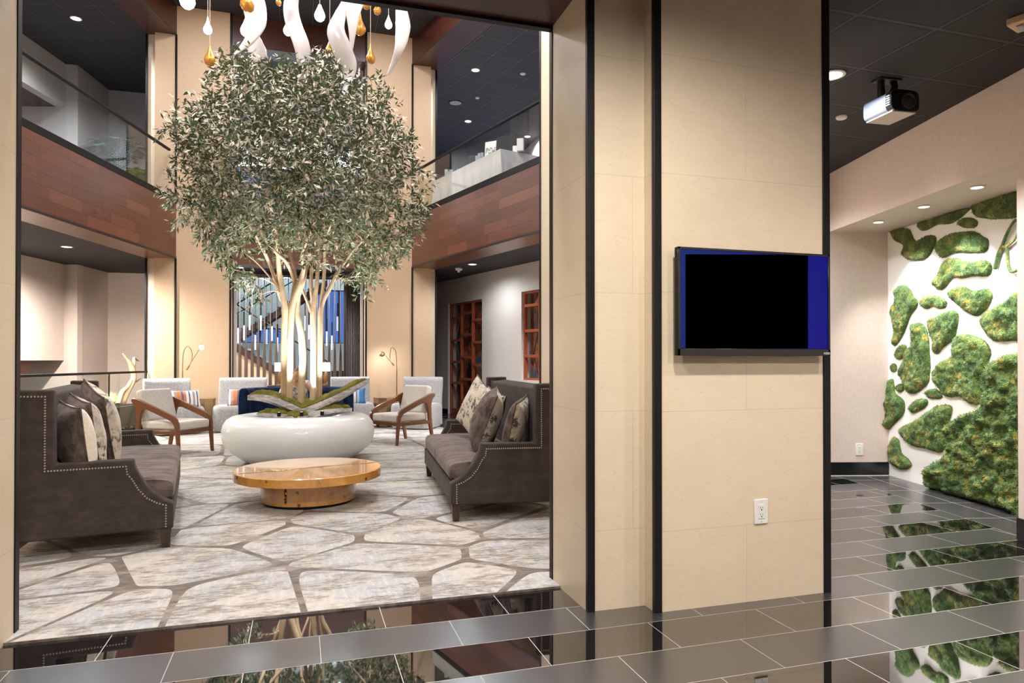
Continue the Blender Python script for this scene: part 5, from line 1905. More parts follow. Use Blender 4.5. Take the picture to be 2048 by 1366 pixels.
def blade(label, dep, pts, tw, flat=0.34):
    """pts: (px, py, width px) down the blade"""
    s = dep * 0.96 / F
    P_ = [on_y(x, y, dep + 0.05 * math.sin(i * 1.3)) for i, (x, y, w) in enumerate(pts)]
    path = smooth_path(P_, 7)
    wd = lerp_list([w / 2 * s for _, _, w in pts], len(path))
    top = path[0]
    t = thing('porcelain_blade', label, 'sculpture', (top.x, top.y, ZC), 0, 'white twisted blades above the tree')
    inv = Matrix.Translation((-top.x, -top.y, -ZC))
    MB().tube(path, wd, 18, flat=flat, twist=tw, up=(0, 1, 0)).xf(inv).build('blade', M['porcelain'], t, sharp=70)
    MB().lathe([(0.035, top.z - ZC - 0.01), (0.045, top.z - ZC + 0.01), (0.02, top.z - ZC + 0.03)], n=16).build('brass_cap', M['brass'], t)
    for dx in (-0.02, 0.02):
        MB().tube([(dx, 0, top.z - ZC + 0.02), (dx, 0, 0)], 0.003, 6).build('cord', M['cord'], t)
    return t


blade('white twisted porcelain blade curling to a point, leftmost of the group', 8.3, [(500, -60, 20), (503, -20, 40), (510, 20, 44), (512, 50, 40), (500, 78, 24), (482, 97, 12), (466, 111, 3)], 0.5)
blade('white porcelain blade dropping into the crown, just right of the leftmost one', 8.7, [(503, 10, 10), (500, 50, 18), (507, 85, 34), (518, 108, 33), (524, 135, 24), (522, 155, 14), (512, 170, 3)], 0.8)
blade('white twisted porcelain blade over the middle of the crown', 8.4, [(596, -70, 14), (588, -20, 22), (582, 15, 30), (588, 50, 36), (602, 86, 38), (608, 118, 38), (603, 142, 30), (596, 176, 4)], -0.7)
blade('short white porcelain tip curling in at the top, beside the middle blade', 8.1, [(618, -60, 26), (606, -26, 20), (590, -4, 12), (572, 15, 3)], 0.3)
blade('long white porcelain blade right of the middle, ending in the leaves', 8.6, [(694, -50, 8), (690, 0, 12), (680, 30, 24), (672, 62, 36), (684, 98, 40), (696, 128, 36), (698, 152, 24), (692, 172, 14), (684, 195, 3)], 0.8)
blade('white porcelain horn tapering straight down, in front of the long blade', 8.0, [(716, -90, 30), (714, -40, 48), (710, -4, 44), (706, 24, 30), (705, 60, 16), (703, 104, 3)], 0.3)
blade('white porcelain blade sweeping to the left, rightmost of the group', 7.9, [(800, 6, 16), (803, 22, 26), (806, 50, 33), (803, 78, 27), (797, 102, 18), (787, 126, 11), (776, 149, 5)], -0.2, 0.5)

# ================================================================== LEFT: LOW GLASS GUARD, PLANTING BED, DRIFTWOOD, EXIT SIGN
RZL = math.radians(75)


def lpt(x, v, z):
    """point in the left wall frame: x along the wall toward the camera, v outwards"""
    return Vector((L0.x - x * S15 - v * C15, L0.y - x * C15 + v * S15, z))


t = thing('glass_railing', 'glass railing with flat black rail at floor level behind the left settee', 'railing', tuple(L0), RZL)
MB().box((-4.69, 0.50, 1.045), (-0.02, 0.545, 1.082)).build('handrail', M['rail'], t, bevel=0.004)
for a, b in ((-1.30, -0.04), (-2.56, -1.31), (-3.82, -2.57), (-4.68, -3.83)):
    MB().box((a, 0.516, 0.06), (b, 0.530, 1.045)).build('glass_panel', M['glass'], t)
MB().box((-4.69, 0.50, 0.0), (-0.02, 0.546, 0.06)).build('base_shoe', M['rail'], t)
MB().box((-1.312, 0.512, 0.06), (-1.298, 0.534, 1.045)).build('joint_strip', M['trim'], t)
t = thing('planting_bed', 'low dark planting bed behind the glass railing on the left', 'planter', tuple(L0), RZL)
MB().box((-3.6, 0.64, 0.0), (-0.05, 1.35, 0.46)).build('trough', plain('bed_grey', L(74, 80, 74), 0.5), t, bevel=0.01)
MB().box((-3.55, 0.69, 0.455), (-0.10, 1.30, 0.475)).build('soil', plain('soil', L(46, 38, 28), 0.95), t)
MB().box((-4.6, 0.56, 0.0), (-0.02, 0.64, 0.10)).build('marble_ledge', M['marble_black'], t)


def grass(label, base, n, ln, m, spread, seed, grp='grass tufts in the planting bed'):
    rg = random.Random(seed)
    b = MB()
    for k in range(n):
        a, q = rg.uniform(0, 6.283), abs(rg.gauss(0, 0.5))
        L_ = ln * rg.uniform(0.6, 1.0)
        d = Vector((math.cos(a), math.sin(a), 0))
        p = d * rg.uniform(0, spread * 0.25)
        sd = Vector((-d.y, d.x, 0)) * 0.0028
        pts = []
        for j in range(5):
            f = j / 4
            pts.append(p + d * (spread * q * f ** 1.6) + Vector((0, 0, L_ * (f - 0.30 * q * f * f))))
        for j in range(4):
            w0, w1 = sd * (1 - j / 4), sd * (1 - (j + 1) / 4)
            b.quad(pts[j] - w0, pts[j] + w0, pts[j + 1] + w1, pts[j + 1] - w1)
    return tag(b.build('grass_tuft', m, None, tuple(base), fixn=False, sharp=None), label, 'plant', grp)


grass('green grass tuft in the left bed, farthest left behind the pillows', lpt(1.95, 0.95, 0.475), 700, 0.30, M['grass'], 0.26, 1)
grass('green grass tuft in the left bed beside the yellow one', lpt(1.45, 0.95, 0.475), 800, 0.34, M['grass'], 0.28, 2)
grass('bright yellow-green grass tuft lit at the foot of the driftwood', lpt(0.98, 0.92, 0.475), 700, 0.24, M['grass_yellow'], 0.22, 3)
grass('green grass tuft in the left bed under the driftwood, next to the jamb', lpt(0.50, 0.92, 0.475), 700, 0.27, M['grass'], 0.24, 4)


def bed(px, py):
    P = lpt(0, 0.95, 0)
    return on_wall(px, py, P, R15)


dw = thing('driftwood', 'pale driftwood branch rising from the left planting bed, lit from below', 'driftwood', (0, 0, 0))
MB().tube(smooth_path([bed(243, 812), bed(253, 787), bed(263, 768), bed(267.5, 752), bed(264, 736), bed(258, 722), bed(246, 708)], 6), lerp_list([0.055, 0.05, 0.05, 0.05, 0.055, 0.035, 0.012], 37), 12).build('stem', M['bark'], dw)
MB().tube(smooth_path([bed(264, 738), bed(268, 725), bed(268, 716.5), bed(273, 719.5), bed(278.5, 722)], 5), lerp_list([0.045, 0.035, 0.025, 0.018, 0.006], 21), 10).build('branch', M['bark'], dw)
MB().tube(smooth_path([bed(263, 760), bed(255, 774), bed(244, 784), bed(236, 808)], 5), lerp_list([0.03, 0.035, 0.04, 0.045], 16), 10).build('branch', M['bark'], dw)
MB().tube(smooth_path([bed(266, 764), bed(274, 762), bed(282, 757)], 5), lerp_list([0.03, 0.018, 0.01], 11), 10).build('branch', M['bark'], dw)
_s = lpt(0.95, 0.72, 0.52)
lamp('SPOT', _s, 170, WARM, 0.02, aim=bed(262, 745), angle=50, blend=0.5)
lamp('SPOT', lpt(1.2, 0.75, 0.50), 14, (1, 0.85, 0.55), 0.03, aim=lpt(0.9, 1.4, 1.6), angle=100, blend=0.8)
_e = on_wall(30, 735, (-4.866 - C15 * 0.9, 14.391 + S15 * 0.9), R15)
t = thing('exit_sign', 'glowing red exit sign at the far left, cut by the portal', 'sign', (_e.x, _e.y, _e.z), math.radians(75))
MB().box((-0.16, -0.02, -0.12), (0.16, 0.02, 0.11)).build('housing', glow('exit_red', (1.0, 0.05, 0.02, 1), 0.55), t, bevel=0.006)
MB().box((-0.01, -0.01, 0.11), (0.01, 0.01, 0.30)).build('hanger', M['white_plastic'], t)
fc = bpy.data.curves.new('lettering', 'FONT')
fc.body, fc.size, fc.extrude, fc.align_x = 'EXIT', 0.13, 0.002, 'CENTER'
_t = bpy.data.objects.new('tmp', fc)
COL.objects.link(_t)
bpy.context.view_layer.update()
_me = bpy.data.meshes.new_from_object(_t.evaluated_get(bpy.context.evaluated_depsgraph_get()))
bpy.data.objects.remove(_t)
_me.materials.clear()
_me.materials.append(M['white_plastic'])
lo = bpy.data.objects.new('lettering', _me)
COL.objects.link(lo)
lo.location, lo.rotation_euler, lo.parent = (0, -0.021, -0.05), (math.pi / 2, 0, 0), t

# ================================================================== LEFT BALCONY: PALMS
def palm(label, base, h, nf, m, seed, ln=0.8):
    rg = random.Random(seed)
    t = thing('potted_palm', label, 'plant', tuple(base), 0, 'potted plants on the left balcony')
    MB().lathe([(0.15, 0), (0.20, 0.32), (0.205, 0.34), (0.18, 0.34), (0.17, 0.30), (0.001, 0.30)], n=24).build('pot', M['wall_grey'], t)
    for k in range(nf):
        a = 6.283 * k / nf + rg.uniform(-0.3, 0.3)
        d = Vector((math.cos(a), math.sin(a), 0))
        up_ = rg.uniform(0.55, 1.0)
        path = smooth_path([Vector((0, 0, 0.3)), Vector((0, 0, h * 0.55)) + d * 0.06, Vector((0, 0, h * (0.75 + 0.25 * up_))) + d * ln * 0.35, Vector((0, 0, h * (0.60 + 0.35 * up_))) + d * ln * 0.8], 7)
        b = MB().tube(path, lerp_list([0.012, 0.003], len(path)), 5)
        for i in range(8, len(path) - 1):
            f = (i - 8) / (len(path) - 9)
            tg = (path[i + 1] - path[i]).normalized()
            sd = tg.cross(Vector((0, 0, 1))).normalized()
            for s in (-1, 1):
                for o in (0.0, 0.5):
                    p = path[i].lerp(path[i + 1], o)
                    l_ = ln * 0.36 * math.sin(0.35 + 2.6 * f) + 0.03
                    tip = p + sd * s * l_ * 0.85 + tg * l_ * 0.55 + Vector((0, 0, -0.05 * l_))
                    md = p.lerp(tip, 0.5) + tg * 0.012
                    b.quad(p, md, tip, p.lerp(tip, 0.5) - tg * 0.012)
        b.build('frond', m, t, fixn=False, sharp=None)
    return t


_p = on_y(236, 330, 15.3)
palm('blue-green potted palm with feathery fronds on the left balcony', (_p.x, _p.y, ZT), 1.35, 11, M['palm'], 5, 0.85)
_p = on_y(276, 345, 15.9)
palm('bright green bushy potted plant right of the palm on the left balcony', (_p.x, _p.y, ZT), 0.95, 26, M['fern'], 8, 0.5)

# ================================================================== RIGHT BALCONY: CLOTH-COVERED TABLE AND DISPLAY ITEMS
TA = Vector((3.381, 11.629, 0))
TRZ = math.radians(-74.2)      # local -x runs away along the balcony, y across
def tl(u, w, z):
    d, n = Vector((-0.272, 0.962, 0)), Vector((0.962, 0.272, 0))
    p = TA + d * u + n * w
    return Vector((p.x, p.y, z))


TZ = 5.0
gt = thing('banquet_table', 'long folding table under a white cloth on the right balcony', 'table', tuple(tl(0, 0, ZT)))
MT = Matrix.Translation(-tl(0, 0, ZT))
tb_ = MB()
tb_.prism([tuple(tl(u, w, 0)[:2]) for u, w in ((0.02, 0.02), (2.58, 0.02), (2.58, 0.76), (0.02, 0.76))], TZ - 0.035, TZ - 0.006).xf(MT)
tb_.build('tabletop', M['wall_grey'], gt)
for u in (0.25, 2.35):
    for w in (0.12, 0.66):
        MB().tube([tl(u, w, ZT + 0.002), tl(u, w, TZ - 0.03)], 0.014, 8).xf(MT).build('leg', M['grey_metal'], gt)
cl = MB()
per = []
for (u0, w0), (u1, w1), n in (((2.60, -0.02), (0.0, -0.02), 90), ((0.0, -0.02), (0.0, 0.80), 30), ((0.0, 0.80), (2.60, 0.80), 40), ((2.60, 0.80), (2.60, -0.02), 30)):
    for k in range(n):
        per.append((u0 + (u1 - u0) * k / n, w0 + (w1 - w0) * k / n, u1 - u0, w1 - w0))
rows_ = 9
for j in range(rows_):
    f = j / (rows_ - 1)
    for i, (u, w, du, dw_) in enumerate(per):
        L_ = math.hypot(du, dw_)
        nu_, nw = -dw_ / L_, du / L_
        nu_, nw = (nu_, nw) if ((u + nu_ - 1.34) ** 2 + (w + nw - 0.39) ** 2) > ((u - nu_ - 1.34) ** 2 + (w - nw - 0.39) ** 2) else (-nu_, -nw)
        o = f * (0.030 * math.sin(i * 0.55) + 0.02 * math.sin(i * 0.23 + 1) + 0.03)
        corner = 0.06 * f if min(abs(u), abs(u - 2.60)) < 0.05 and min(abs(w + 0.02), abs(w - 0.8)) < 0.05 else 0
        p = tl(u + nu_ * (o + corner), w + nw * (o + corner), TZ + 0.002 - f * 0.765)
        cl.v.append(tuple(p))
n_ = len(per)
for j in range(rows_ - 1):
    for i in range(n_):
        i2 = (i + 1) % n_
        cl.face((j * n_ + i, j * n_ + i2, (j + 1) * n_ + i2, (j + 1) * n_ + i))
cl.face(list(range(n_)))
tag(cl.build('tablecloth', plain('white_cloth', L(216, 210, 204), 0.9)), 'white floor-length cloth draped over the balcony table', 'tablecloth')


def gpx(px, w=0.16):
    """place along the table seen at bearing px, w in from the front edge"""
    p0 = tl(0, w, 0)
    q = on_wall(px, 320, p0, math.atan2(-0.272, 0.962))
    return Vector((q.x, q.y, TZ + 0.003))


GV = 'clear vases on the balcony table'
for i, (px, h_, r_) in enumerate(((893, 0.20, 0.042), (898, 0.16, 0.042), (902, 0.15, 0.038), (954, 0.20, 0.035), (959, 0.19, 0.035), (964, 0.21, 0.035))):
    far = i < 3
    tag(MB().lathe([(r_ * 0.8, 0.0), (r_ * 0.85, 0.01), (r_, h_), (r_ * 0.9, h_), (r_ * 0.72, 0.02), (0.001, 0.02)], n=16).build('vase', M['crystal'], None, tuple(gpx(px, 0.14 + 0.05 * (i % 2)))),
        'clear cut vase on the balcony table, %s in the %s cluster' % (('left', 'middle', 'right')[i % 3], 'far' if far else 'nearer'), 'vase', GV)
for i, px in enumerate((914, 918, 922, 926, 930, 934)):
    if i in (0, 2):
        tag(MB().lathe([(0.022, 0), (0.004, 0.01), (0.004, 0.08), (0.022, 0.10), (0.024, 0.16), (0.001, 0.13)], n=14).build('goblet', M['black_gloss'], None, tuple(gpx(px, 0.2))), 'small dark goblet on the balcony table, %s of two' % ('left' if i == 0 else 'right'), 'goblet', 'dark goblets on the balcony table')
    elif i > 3:
        tag(MB().lathe([(0.03, 0), (0.032, 0.06), (0.001, 0.065)], n=14).build('candle', M['paint_white'], None, tuple(gpx(px, 0.16))), 'short white candle on the balcony table, %s of two' % ('left' if i == 4 else 'right'), 'candle', 'white candles on the balcony table')


def board(px, label, w, h, m, tilt=-0.12, name='display_board', turn=0.0, win=0.25):
    p = gpx(px, win)
    t = MB().box((-w / 2, -0.006, 0), (w / 2, 0.006, h))
    o = t.build(name, m, None, tuple(p), 0, bevel=0.002, rot=(tilt, 0, math.radians(-40) + turn))
    return tag(o, label, 'board')


board(942, 'small black display board on the balcony table at the glass joint', 0.13, 0.30, M['trim'], win=0.22)
board(1011, 'large black display board leaning on the near end of the balcony table', 0.42, 0.40, M['trim'], turn=-0.1, win=0.30)
p = gpx(982, 0.2)
t = thing('picture_frame', 'white picture frame with a flower arrangement on the balcony table', 'picture frame', tuple(p), 0, None, (-0.1, 0, math.radians(-45)))
MB().box((-0.14, -0.008, 0), (0.14, 0.008, 0.36)).build('frame', M['paint_white'], t, bevel=0.003)
fl_ = NT('flower_print')
_n = fl_.noise(16, 4, 0.7)
fl_.set(base=fl_.mix(fl_.ramp(_n, [(0.5, 0.0), (0.58, 1.0)]), L(214, 216, 216), L(74, 84, 72)), rough=0.4)
MB().box((-0.125, -0.0095, 0.015), (0.125, -0.008, 0.24)).build('flower_picture', fl_.m, t)
for i, (px, h_, w_) in enumerate(((1031, 0.13, 0.09), (1041, 0.22, 0.12))):
    tag(MB().box((-w_ / 2, -0.04, 0), (w_ / 2, 0.04, h_)).build('box', M['paint_white'], None, tuple(gpx(px, 0.36)), math.radians(-30), bevel=0.004), '%s white box at the near end of the balcony table' % ('short' if i == 0 else 'tall'), 'box', 'white boxes on the balcony table')


# ================================================================== LATTICE SCREENS UNDER THE RIGHT BALCONY
def lattice(label, x0, x1, z0, z1, cols, solid):
    t = thing('lattice_screen', label, 'wooden screen', tuple(R0), math.radians(-75), 'cherry wood lattice screens in the pale corridor wall')
    v0, v1 = VO + 0.05, VO + 0.12
    bt = 0.042
    for a in (x0, x1 - bt):
        MB().box((a, v0, z0), (a + bt, v1, z1)).build('stile', M['lattice'], t, bevel=0.003)
    MB().box((x0, v0, z1 - bt), (x1, v1, z1)).build('top_rail', M['lattice'], t, bevel=0.003)
    MB().box((x0, v0, z0), (x1, v1, z0 + solid)).build('bottom_rail', M['lattice'], t, bevel=0.003)
    n = len(cols)
    w = (x1 - x0) / n
    dg = 0
    for i, zs in enumerate(cols):
        a, b = x0 + w * i, x0 + w * (i + 1)
        if i:
            MB().box((a - bt / 2, v0, z0), (a + bt / 2, v1, z1)).build('mullion', M['lattice'], t, bevel=0.003)
        for z in zs:
            MB().box((a, v0, z - 0.028), (b, v1, z + 0.028)).build('shelf_bar', M['lattice'], t, bevel=0.003)
        zz = [z0 + solid] + sorted(zs) + [z1]
        for k in range(len(zz) - 1):
            f0, f1 = (0.35, 0.72) if (k + i) % 2 else (0.75, 0.42)
            MB().tube([(a + w * f0, v1 + 0.03, zz[k]), (a + w * f1, v1 + 0.03, zz[k + 1])], 0.012, 6).build('diagonal_rod', M['trim'], t)
    g = NT('painted_reflections')  # patches paint in coloured reflections and the room beyond the glass
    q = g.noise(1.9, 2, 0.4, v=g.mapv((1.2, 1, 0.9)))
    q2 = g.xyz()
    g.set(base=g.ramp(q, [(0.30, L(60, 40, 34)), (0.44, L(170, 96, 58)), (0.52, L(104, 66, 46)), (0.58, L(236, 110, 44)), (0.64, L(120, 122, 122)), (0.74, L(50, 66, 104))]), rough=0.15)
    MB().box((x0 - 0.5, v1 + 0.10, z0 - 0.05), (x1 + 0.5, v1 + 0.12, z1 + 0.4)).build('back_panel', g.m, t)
    MB().box((x0, v1 + 0.004, z0), (x1, v1 + 0.010, z1)).build('glass', M['glass_clear'], t)
    return t


lattice('tall three-column cherry wood lattice screen reaching the floor, beyond the right armchair', -1.61, 0.03, 0.0, 2.62, [[0.74, 1.24, 1.75, 2.27], [0.33, 0.84, 1.35, 1.86, 2.36], [0.67, 1.17, 1.68, 2.18]], 0.14)
lattice('cherry wood lattice screen set higher in the wall above the right settee', 1.62, 3.26, 0.886, 2.64, [[1.36, 1.86, 2.36], [1.60, 2.10], [1.36, 1.86, 2.36]], 0.04)

# ================================================================== MOSS WALL
MW = (6.253, 6.094)


def mw(px, py):
    p = on_wall(px, py, MW, R15)
    return (p.x * S15 + p.y * C15, p.z)


A_ = lambda pts: [(1640 + x / 3.252, 340 + y / 3.252) for x, y in pts]
B_ = lambda pts: [(1640 + x / 4.27, 740 + y / 4.27) for x, y in pts]
PATCH = [
    ('V-shaped moss patch at the top left of the moss wall', A_([(460, 395), (520, 378), (580, 384), (600, 420), (628, 462), (690, 430), (740, 425), (760, 450), (745, 500), (700, 570), (640, 590), (570, 580), (538, 540), (548, 492), (490, 455)]), 0.04, 1),
    ('long slanting moss patch along the niche ceiling', A_([(640, 345), (720, 322), (800, 292), (985, 240), (972, 262), (920, 310), (850, 350), (770, 355), (700, 390), (660, 392)]), 0.035, 1),
    ('broad moss patch at the top right under the niche ceiling', A_([(1000, 225), (1060, 196), (1290, 135), (1310, 290), (1200, 318), (1080, 315), (1010, 295)]), 0.04, 1),
    ('small oval moss patch below the ceiling patches', A_([(895, 345), (930, 314), (980, 312), (1022, 327), (1028, 352), (1005, 376), (940, 376)]), 0.03, 1),
    ('wide bean-shaped moss patch with yellow tips', A_([(757, 490), (800, 442), (860, 412), (960, 400), (1015, 402), (1060, 432), (1095, 452), (1098, 500), (1072, 535), (1000, 540), (900, 537), (850, 552), (815, 570), (772, 552)]), 0.045, 0),
    ('long moss patch bending down at its left end', A_([(742, 745), (765, 690), (810, 602), (842, 577), (900, 575), (980, 602), (1060, 587), (1110, 602), (1120, 650), (1092, 690), (1000, 690), (930, 705), (870, 702), (820, 760), (785, 780)]), 0.045, 0),
    ('tall pointed moss patch at the left edge, tapering downward', A_([(492, 800), (512, 757), (550, 747), (590, 777), (612, 822), (638, 850), (632, 890), (590, 950), (557, 1040), (522, 1108), (490, 1143), (474, 1118), (485, 1050), (480, 980), (464, 930), (477, 880), (497, 850)]), 0.045, 0),
    ('small arched moss patch beside the tall pointed one', A_([(652, 850), (690, 822), (750, 817), (800, 832), (828, 860), (818, 893), (780, 903), (740, 886), (700, 903), (667, 888)]), 0.04, 0),
    ('rounded triangular moss patch in the upper middle', A_([(847, 792), (880, 767), (940, 757), (1000, 787), (1080, 772), (1113, 787), (1123, 830), (1090, 900), (1040, 943), (1010, 948), (950, 918), (890, 868), (857, 833)]), 0.05, 0),
    ('large moss patch cut by the right edge at mid height', A_([(1057, 980), (1082, 930), (1150, 892), (1210, 852), (1300, 790), (1340, 900), (1330, 1090), (1240, 1110), (1150, 1115), (1112, 1090), (1077, 1040)]), 0.07, 0),
    ('shield-shaped moss patch in the middle, pointing down', A_([(712, 970), (760, 952), (820, 922), (880, 917), (903, 950), (893, 1030), (873, 1100), (810, 1148), (770, 1195), (737, 1178), (742, 1120), (722, 1080), (707, 1030)]), 0.05, 0),
    ('tall upright moss patch left of the largest middle one', A_([(592, 1012), (630, 994), (670, 1002), (700, 1050), (714, 1150), (720, 1300)]) + B_([(938, 20), (934, 90), (890, 150), (830, 193), (762, 198), (732, 150), (712, 80), (677, 48)]) + A_([(518, 1340), (524, 1300), (552, 1220), (574, 1160), (602, 1140), (604, 1080)]), 0.06, 0),
    ('small round moss patch left of the tall upright one', A_([(490, 1200), (512, 1152), (545, 1134), (566, 1150), (558, 1200), (530, 1230), (500, 1223)]), 0.035, 1),
    ('tiny moss dot, upper one at the left edge', A_([(459, 1280), (480, 1257), (499, 1270), (501, 1298), (480, 1311), (463, 1300)]), 0.025, 1),
    ('tiny moss dot, lower one at the left edge', B_([(612, -12), (634, -20), (656, -8), (652, 10), (634, 16), (616, 8)]), 0.025, 1),
    ('largest free-standing moss patch in the middle of the wall', A_([(882, 1090), (930, 1067), (1000, 1077), (1060, 1102), (1098, 1140), (1113, 1190), (1098, 1250), (1084, 1330)]) + B_([(1392, 60), (1388, 120), (1383, 230), (1363, 290), (1320, 296), (1260, 268), (1200, 223), (1120, 233), (1062, 213), (1042, 170), (982, 100), (972, 50)]) + A_([(744, 1320), (748, 1300), (790, 1252), (858, 1210), (864, 1150)]), 0.065, 0),
    ('huge bushy moss mass filling the lower right down to the floor', [(1983, 737), (1993, 722), (2015, 714), (2040, 706), (2075, 720), (2085, 800), (2085, 1050)] + B_([(1690, 1210), (1500, 1150), (1300, 1100), (1200, 1080), (1080, 1038), (962, 1003), (945, 960), (952, 860), (1000, 792), (1120, 720), (1130, 640), (1122, 570), (1127, 480), (1180, 412), (1290, 372), (1418, 320), (1453, 250), (1442, 150)]), 0.13, 0),
    ('tall wedge-shaped moss patch low at the left edge', B_([(592, 87), (628, 82), (638, 140), (648, 200), (690, 232), (723, 270), (726, 340), (698, 400), (640, 458), (590, 508), (557, 488), (547, 420), (557, 350), (545, 290), (572, 240), (577, 150)]), 0.05, 0),
    ('tiny round moss patch beside the tall upright one', B_([(656, 140), (690, 117), (718, 130), (720, 170), (690, 188), (662, 175)]), 0.03, 1),
    ('small oval moss patch above the low triangular one', B_([(772, 320), (802, 272), (860, 247), (913, 252), (925, 280), (898, 320), (850, 348), (800, 368), (777, 350)]), 0.04, 0),
    ('small oval moss patch under the largest free-standing one', B_([(902, 190), (932, 167), (990, 162), (1028, 190), (1048, 225), (1028, 243), (960, 246), (922, 225)]), 0.04, 0),
    ('wide triangular moss patch low in the middle', B_([(685, 520), (702, 487), (800, 442), (860, 402), (930, 352), (1010, 307), (1080, 297), (1128, 312), (1128, 370), (1100, 460), (1093, 570), (1078, 660), (1030, 703), (960, 688), (900, 668), (800, 648), (732, 590)]), 0.06, 0),
    ('boot-shaped moss patch near the floor at the left', B_([(592, 660), (612, 590), (640, 570), (678, 600), (688, 660), (708, 720), (758, 760), (786, 808), (760, 838), (710, 850), (640, 818), (602, 790), (590, 720)]), 0.045, 0),
]


def tufts(b, pts, nrms, rg, ln):
    for (p, n) in zip(pts, nrms):
        d = (Vector(n) + Vector((rg.uniform(-1, 1), rg.uniform(-1, 1), rg.uniform(-0.8, 1.0))) * 0.65).normalized()
        l_ = ln * rg.uniform(0.5, 1.2)
        o1 = d.orthogonal().normalized() * l_ * 0.28
        o2 = d.cross(o1)
        i = len(b.v)
        b.v += [tuple(Vector(p) + o1), tuple(Vector(p) - o1 * 0.5 + o2 * 0.87), tuple(Vector(p) - o1 * 0.5 - o2 * 0.87), tuple(Vector(p) + d * l_)]
        b.face((i, i + 1, i + 3))
        b.face((i + 1, i + 2, i + 3))
        b.face((i + 2, i, i + 3))


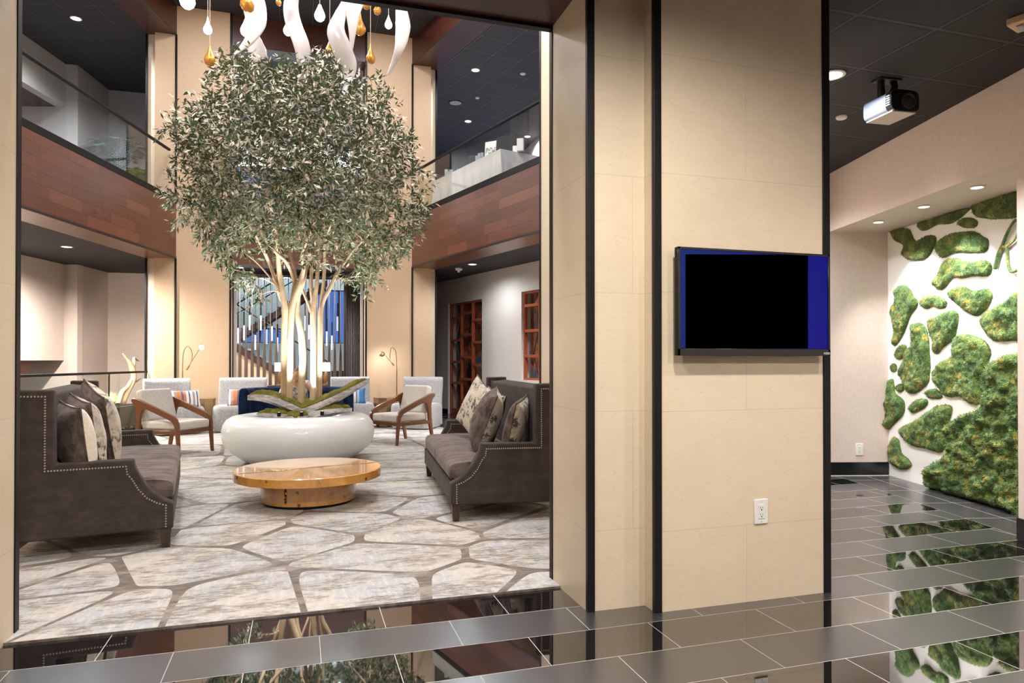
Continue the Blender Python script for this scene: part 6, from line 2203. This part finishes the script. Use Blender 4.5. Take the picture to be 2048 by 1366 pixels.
def moss_patch(label, poly, hmax, dark, seed):
    pts = [mw(*p) for p in poly]
    P3 = [(q, z, 0) for q, z in pts]
    cl_ = smooth_path([P3[-1]] + P3 + [P3[0], P3[1]], 4)[4:-4]
    Q = np.array([(p[0], p[1]) for p in cl_])
    cq, cz = Q.mean(0)
    step = 0.013
    q0, z0 = Q.min(0) - step
    nq, nz = (np.ceil((Q.max(0) + step - Q.min(0) + step) / step)).astype(int) + 1
    gq = q0 + step * np.arange(nq)
    gz = z0 + step * np.arange(nz)
    X, Z = np.meshgrid(gq, gz, indexing='ij')
    ins = np.zeros(X.shape, bool)
    a, b_ = Q, np.roll(Q, -1, 0)
    for (x1, y1), (x2, y2) in zip(a, b_):
        c = ((y1 > Z) != (y2 > Z))
        with np.errstate(divide='ignore', invalid='ignore'):
            xi = (x2 - x1) * (Z - y1) / (y2 - y1 + 1e-12) + x1
        ins ^= (c & (X < xi))
    dmin = np.full(X.shape, 9.0)
    nx_, nz_ = np.zeros(X.shape), np.zeros(X.shape)
    for (x1, y1), (x2, y2) in zip(a, b_):
        dx, dy = x2 - x1, y2 - y1
        t = np.clip(((X - x1) * dx + (Z - y1) * dy) / (dx * dx + dy * dy + 1e-12), 0, 1)
        px, py = x1 + t * dx, y1 + t * dy
        d = np.hypot(X - px, Z - py)
        m = d < dmin
        dmin[m] = d[m]
        nx_[m], nz_[m] = px[m], py[m]
    use = ins | (dmin < step * 1.5)
    R = min(0.07, hmax * 1.1)
    mb = MB()
    idx = -np.ones(X.shape, int)
    for i in range(nq):
        for j in range(nz):
            if not use[i, j]:
                continue
            q, z = X[i, j], Z[i, j]
            h = 0.0
            if ins[i, j]:
                e = min(1, dmin[i, j] / R)
                h = hmax * math.sqrt(1 - (1 - e) ** 2)
                h *= 0.85 + 0.5 * noise.noise((q * 8, z * 8, seed))
                vo1 = noise.voronoi((q * 17 + 0.4 * noise.noise((q * 30, z * 30, 5)), z * 17, seed * 3.1))[0][0]
                vo2 = noise.voronoi((q * 40, z * 40, seed * 1.7))[0][0]
                h += e * ((0.55 - vo1) * (0.055 if hmax > 0.1 else 0.032) + (0.5 - vo2) * 0.014)
                h = max(0.004, h + 0.007 * noise.noise((q * 70, z * 70, seed)))
                if dmin[i, j] < step * 0.6:
                    q, z = nx_[i, j], nz_[i, j]
                    h = min(h, 0.012)
            else:
                q, z = nx_[i, j], nz_[i, j]
                h = 0.001
            idx[i, j] = len(mb.v)
            mb.v.append((-h, q - cq, z - cz))
    for i in range(nq - 1):
        for j in range(nz - 1):
            f = (idx[i, j], idx[i + 1, j], idx[i + 1, j + 1], idx[i, j + 1])
            if min(f) >= 0 and (ins[i, j] or ins[i + 1, j] or ins[i + 1, j + 1] or ins[i, j + 1]):
                mb.face(f[::-1])
    rg = random.Random(seed)
    V = np.array(mb.v)
    ids = [k for k in range(len(V))]
    pts_, nr = [], []
    for k in ids:
        if rg.random() < 0.62:
            q, z = V[k][1] + cq, V[k][2] + cz
            ii, jj = min(nq - 1, int(round((q - q0) / step))), min(nz - 1, int(round((z - z0) / step)))
            e = min(1, dmin[ii, jj] / R)
            out = np.array([q - nx_[ii, jj], z - nz_[ii, jj]])
            o = -out / (np.linalg.norm(out) + 1e-6) * (1 - e) if ins[ii, jj] else np.zeros(2)
            pts_.append(tuple(V[k]))
            nr.append((-0.35 - 0.65 * e, o[0], o[1]))
    tufts(mb, pts_, nr, rg, 0.015 if hmax < 0.1 else 0.021)
    mb.v = [(min(x, -0.002), min(y, QE - 0.006 - cq), z) for x, y, z in mb.v]
    org = (NM * C15 + cq * S15, -NM * S15 + cq * C15, cz)
    o = mb.build('moss_patch', M['moss_dark'] if dark else M['moss'], None, org, NR, fixn=False, sharp=None)
    return tag(o, label, 'moss', 'moss patches of the moss wall')


for i, (lab, poly, hm, dk) in enumerate(PATCH):
    moss_patch(lab, poly, hm, dk, i + 1)

ml = MB()
rg = random.Random(77)
LP = [([(2031, 447), (2023, 461), (2017, 474), (2009, 494), (2002.5, 511), (1995.5, 538)], [0.010, 0.012, 0.013, 0.015, 0.019, 0.018]),
      ([(2011, 494), (2019, 493), (2028, 486), (2036, 478), (2044, 462), (2046, 448), (2038, 440), (2031, 447)], [0.013, 0.013, 0.012, 0.011, 0.011, 0.011, 0.011, 0.010]),
      ([(2019, 494), (2020, 507), (2021, 523), (2024, 536), (2028, 542.5), (2036, 543), (2042, 538)], [0.011, 0.011, 0.011, 0.013, 0.013, 0.012, 0.010])]
for (pp, rr) in LP:
    q3 = [mw(*p) for p in pp]
    path = smooth_path([(-0.025, q, z) for q, z in q3], 8)
    rad = lerp_list(rr, len(path))
    ml.tube(path, rad, 10)
    pts_, nr = [], []
    for p, r in zip(path, rad):
        for k in range(16):
            a = rg.uniform(0, 6.283)
            n = Vector((-abs(math.cos(a)) * 0.8, math.sin(a), math.cos(a)))
            pts_.append(tuple(Vector(p) + n * r * 0.7))
            nr.append(tuple(n))
    tufts(ml, pts_, nr, rg, 0.008)
tag(ml.build('moss_letter', M['moss'], None, (NM * C15, -NM * S15, 0), NR, fixn=False, sharp=None), 'script letter R formed from moss at the upper right, cut by the wall edge', 'letter')
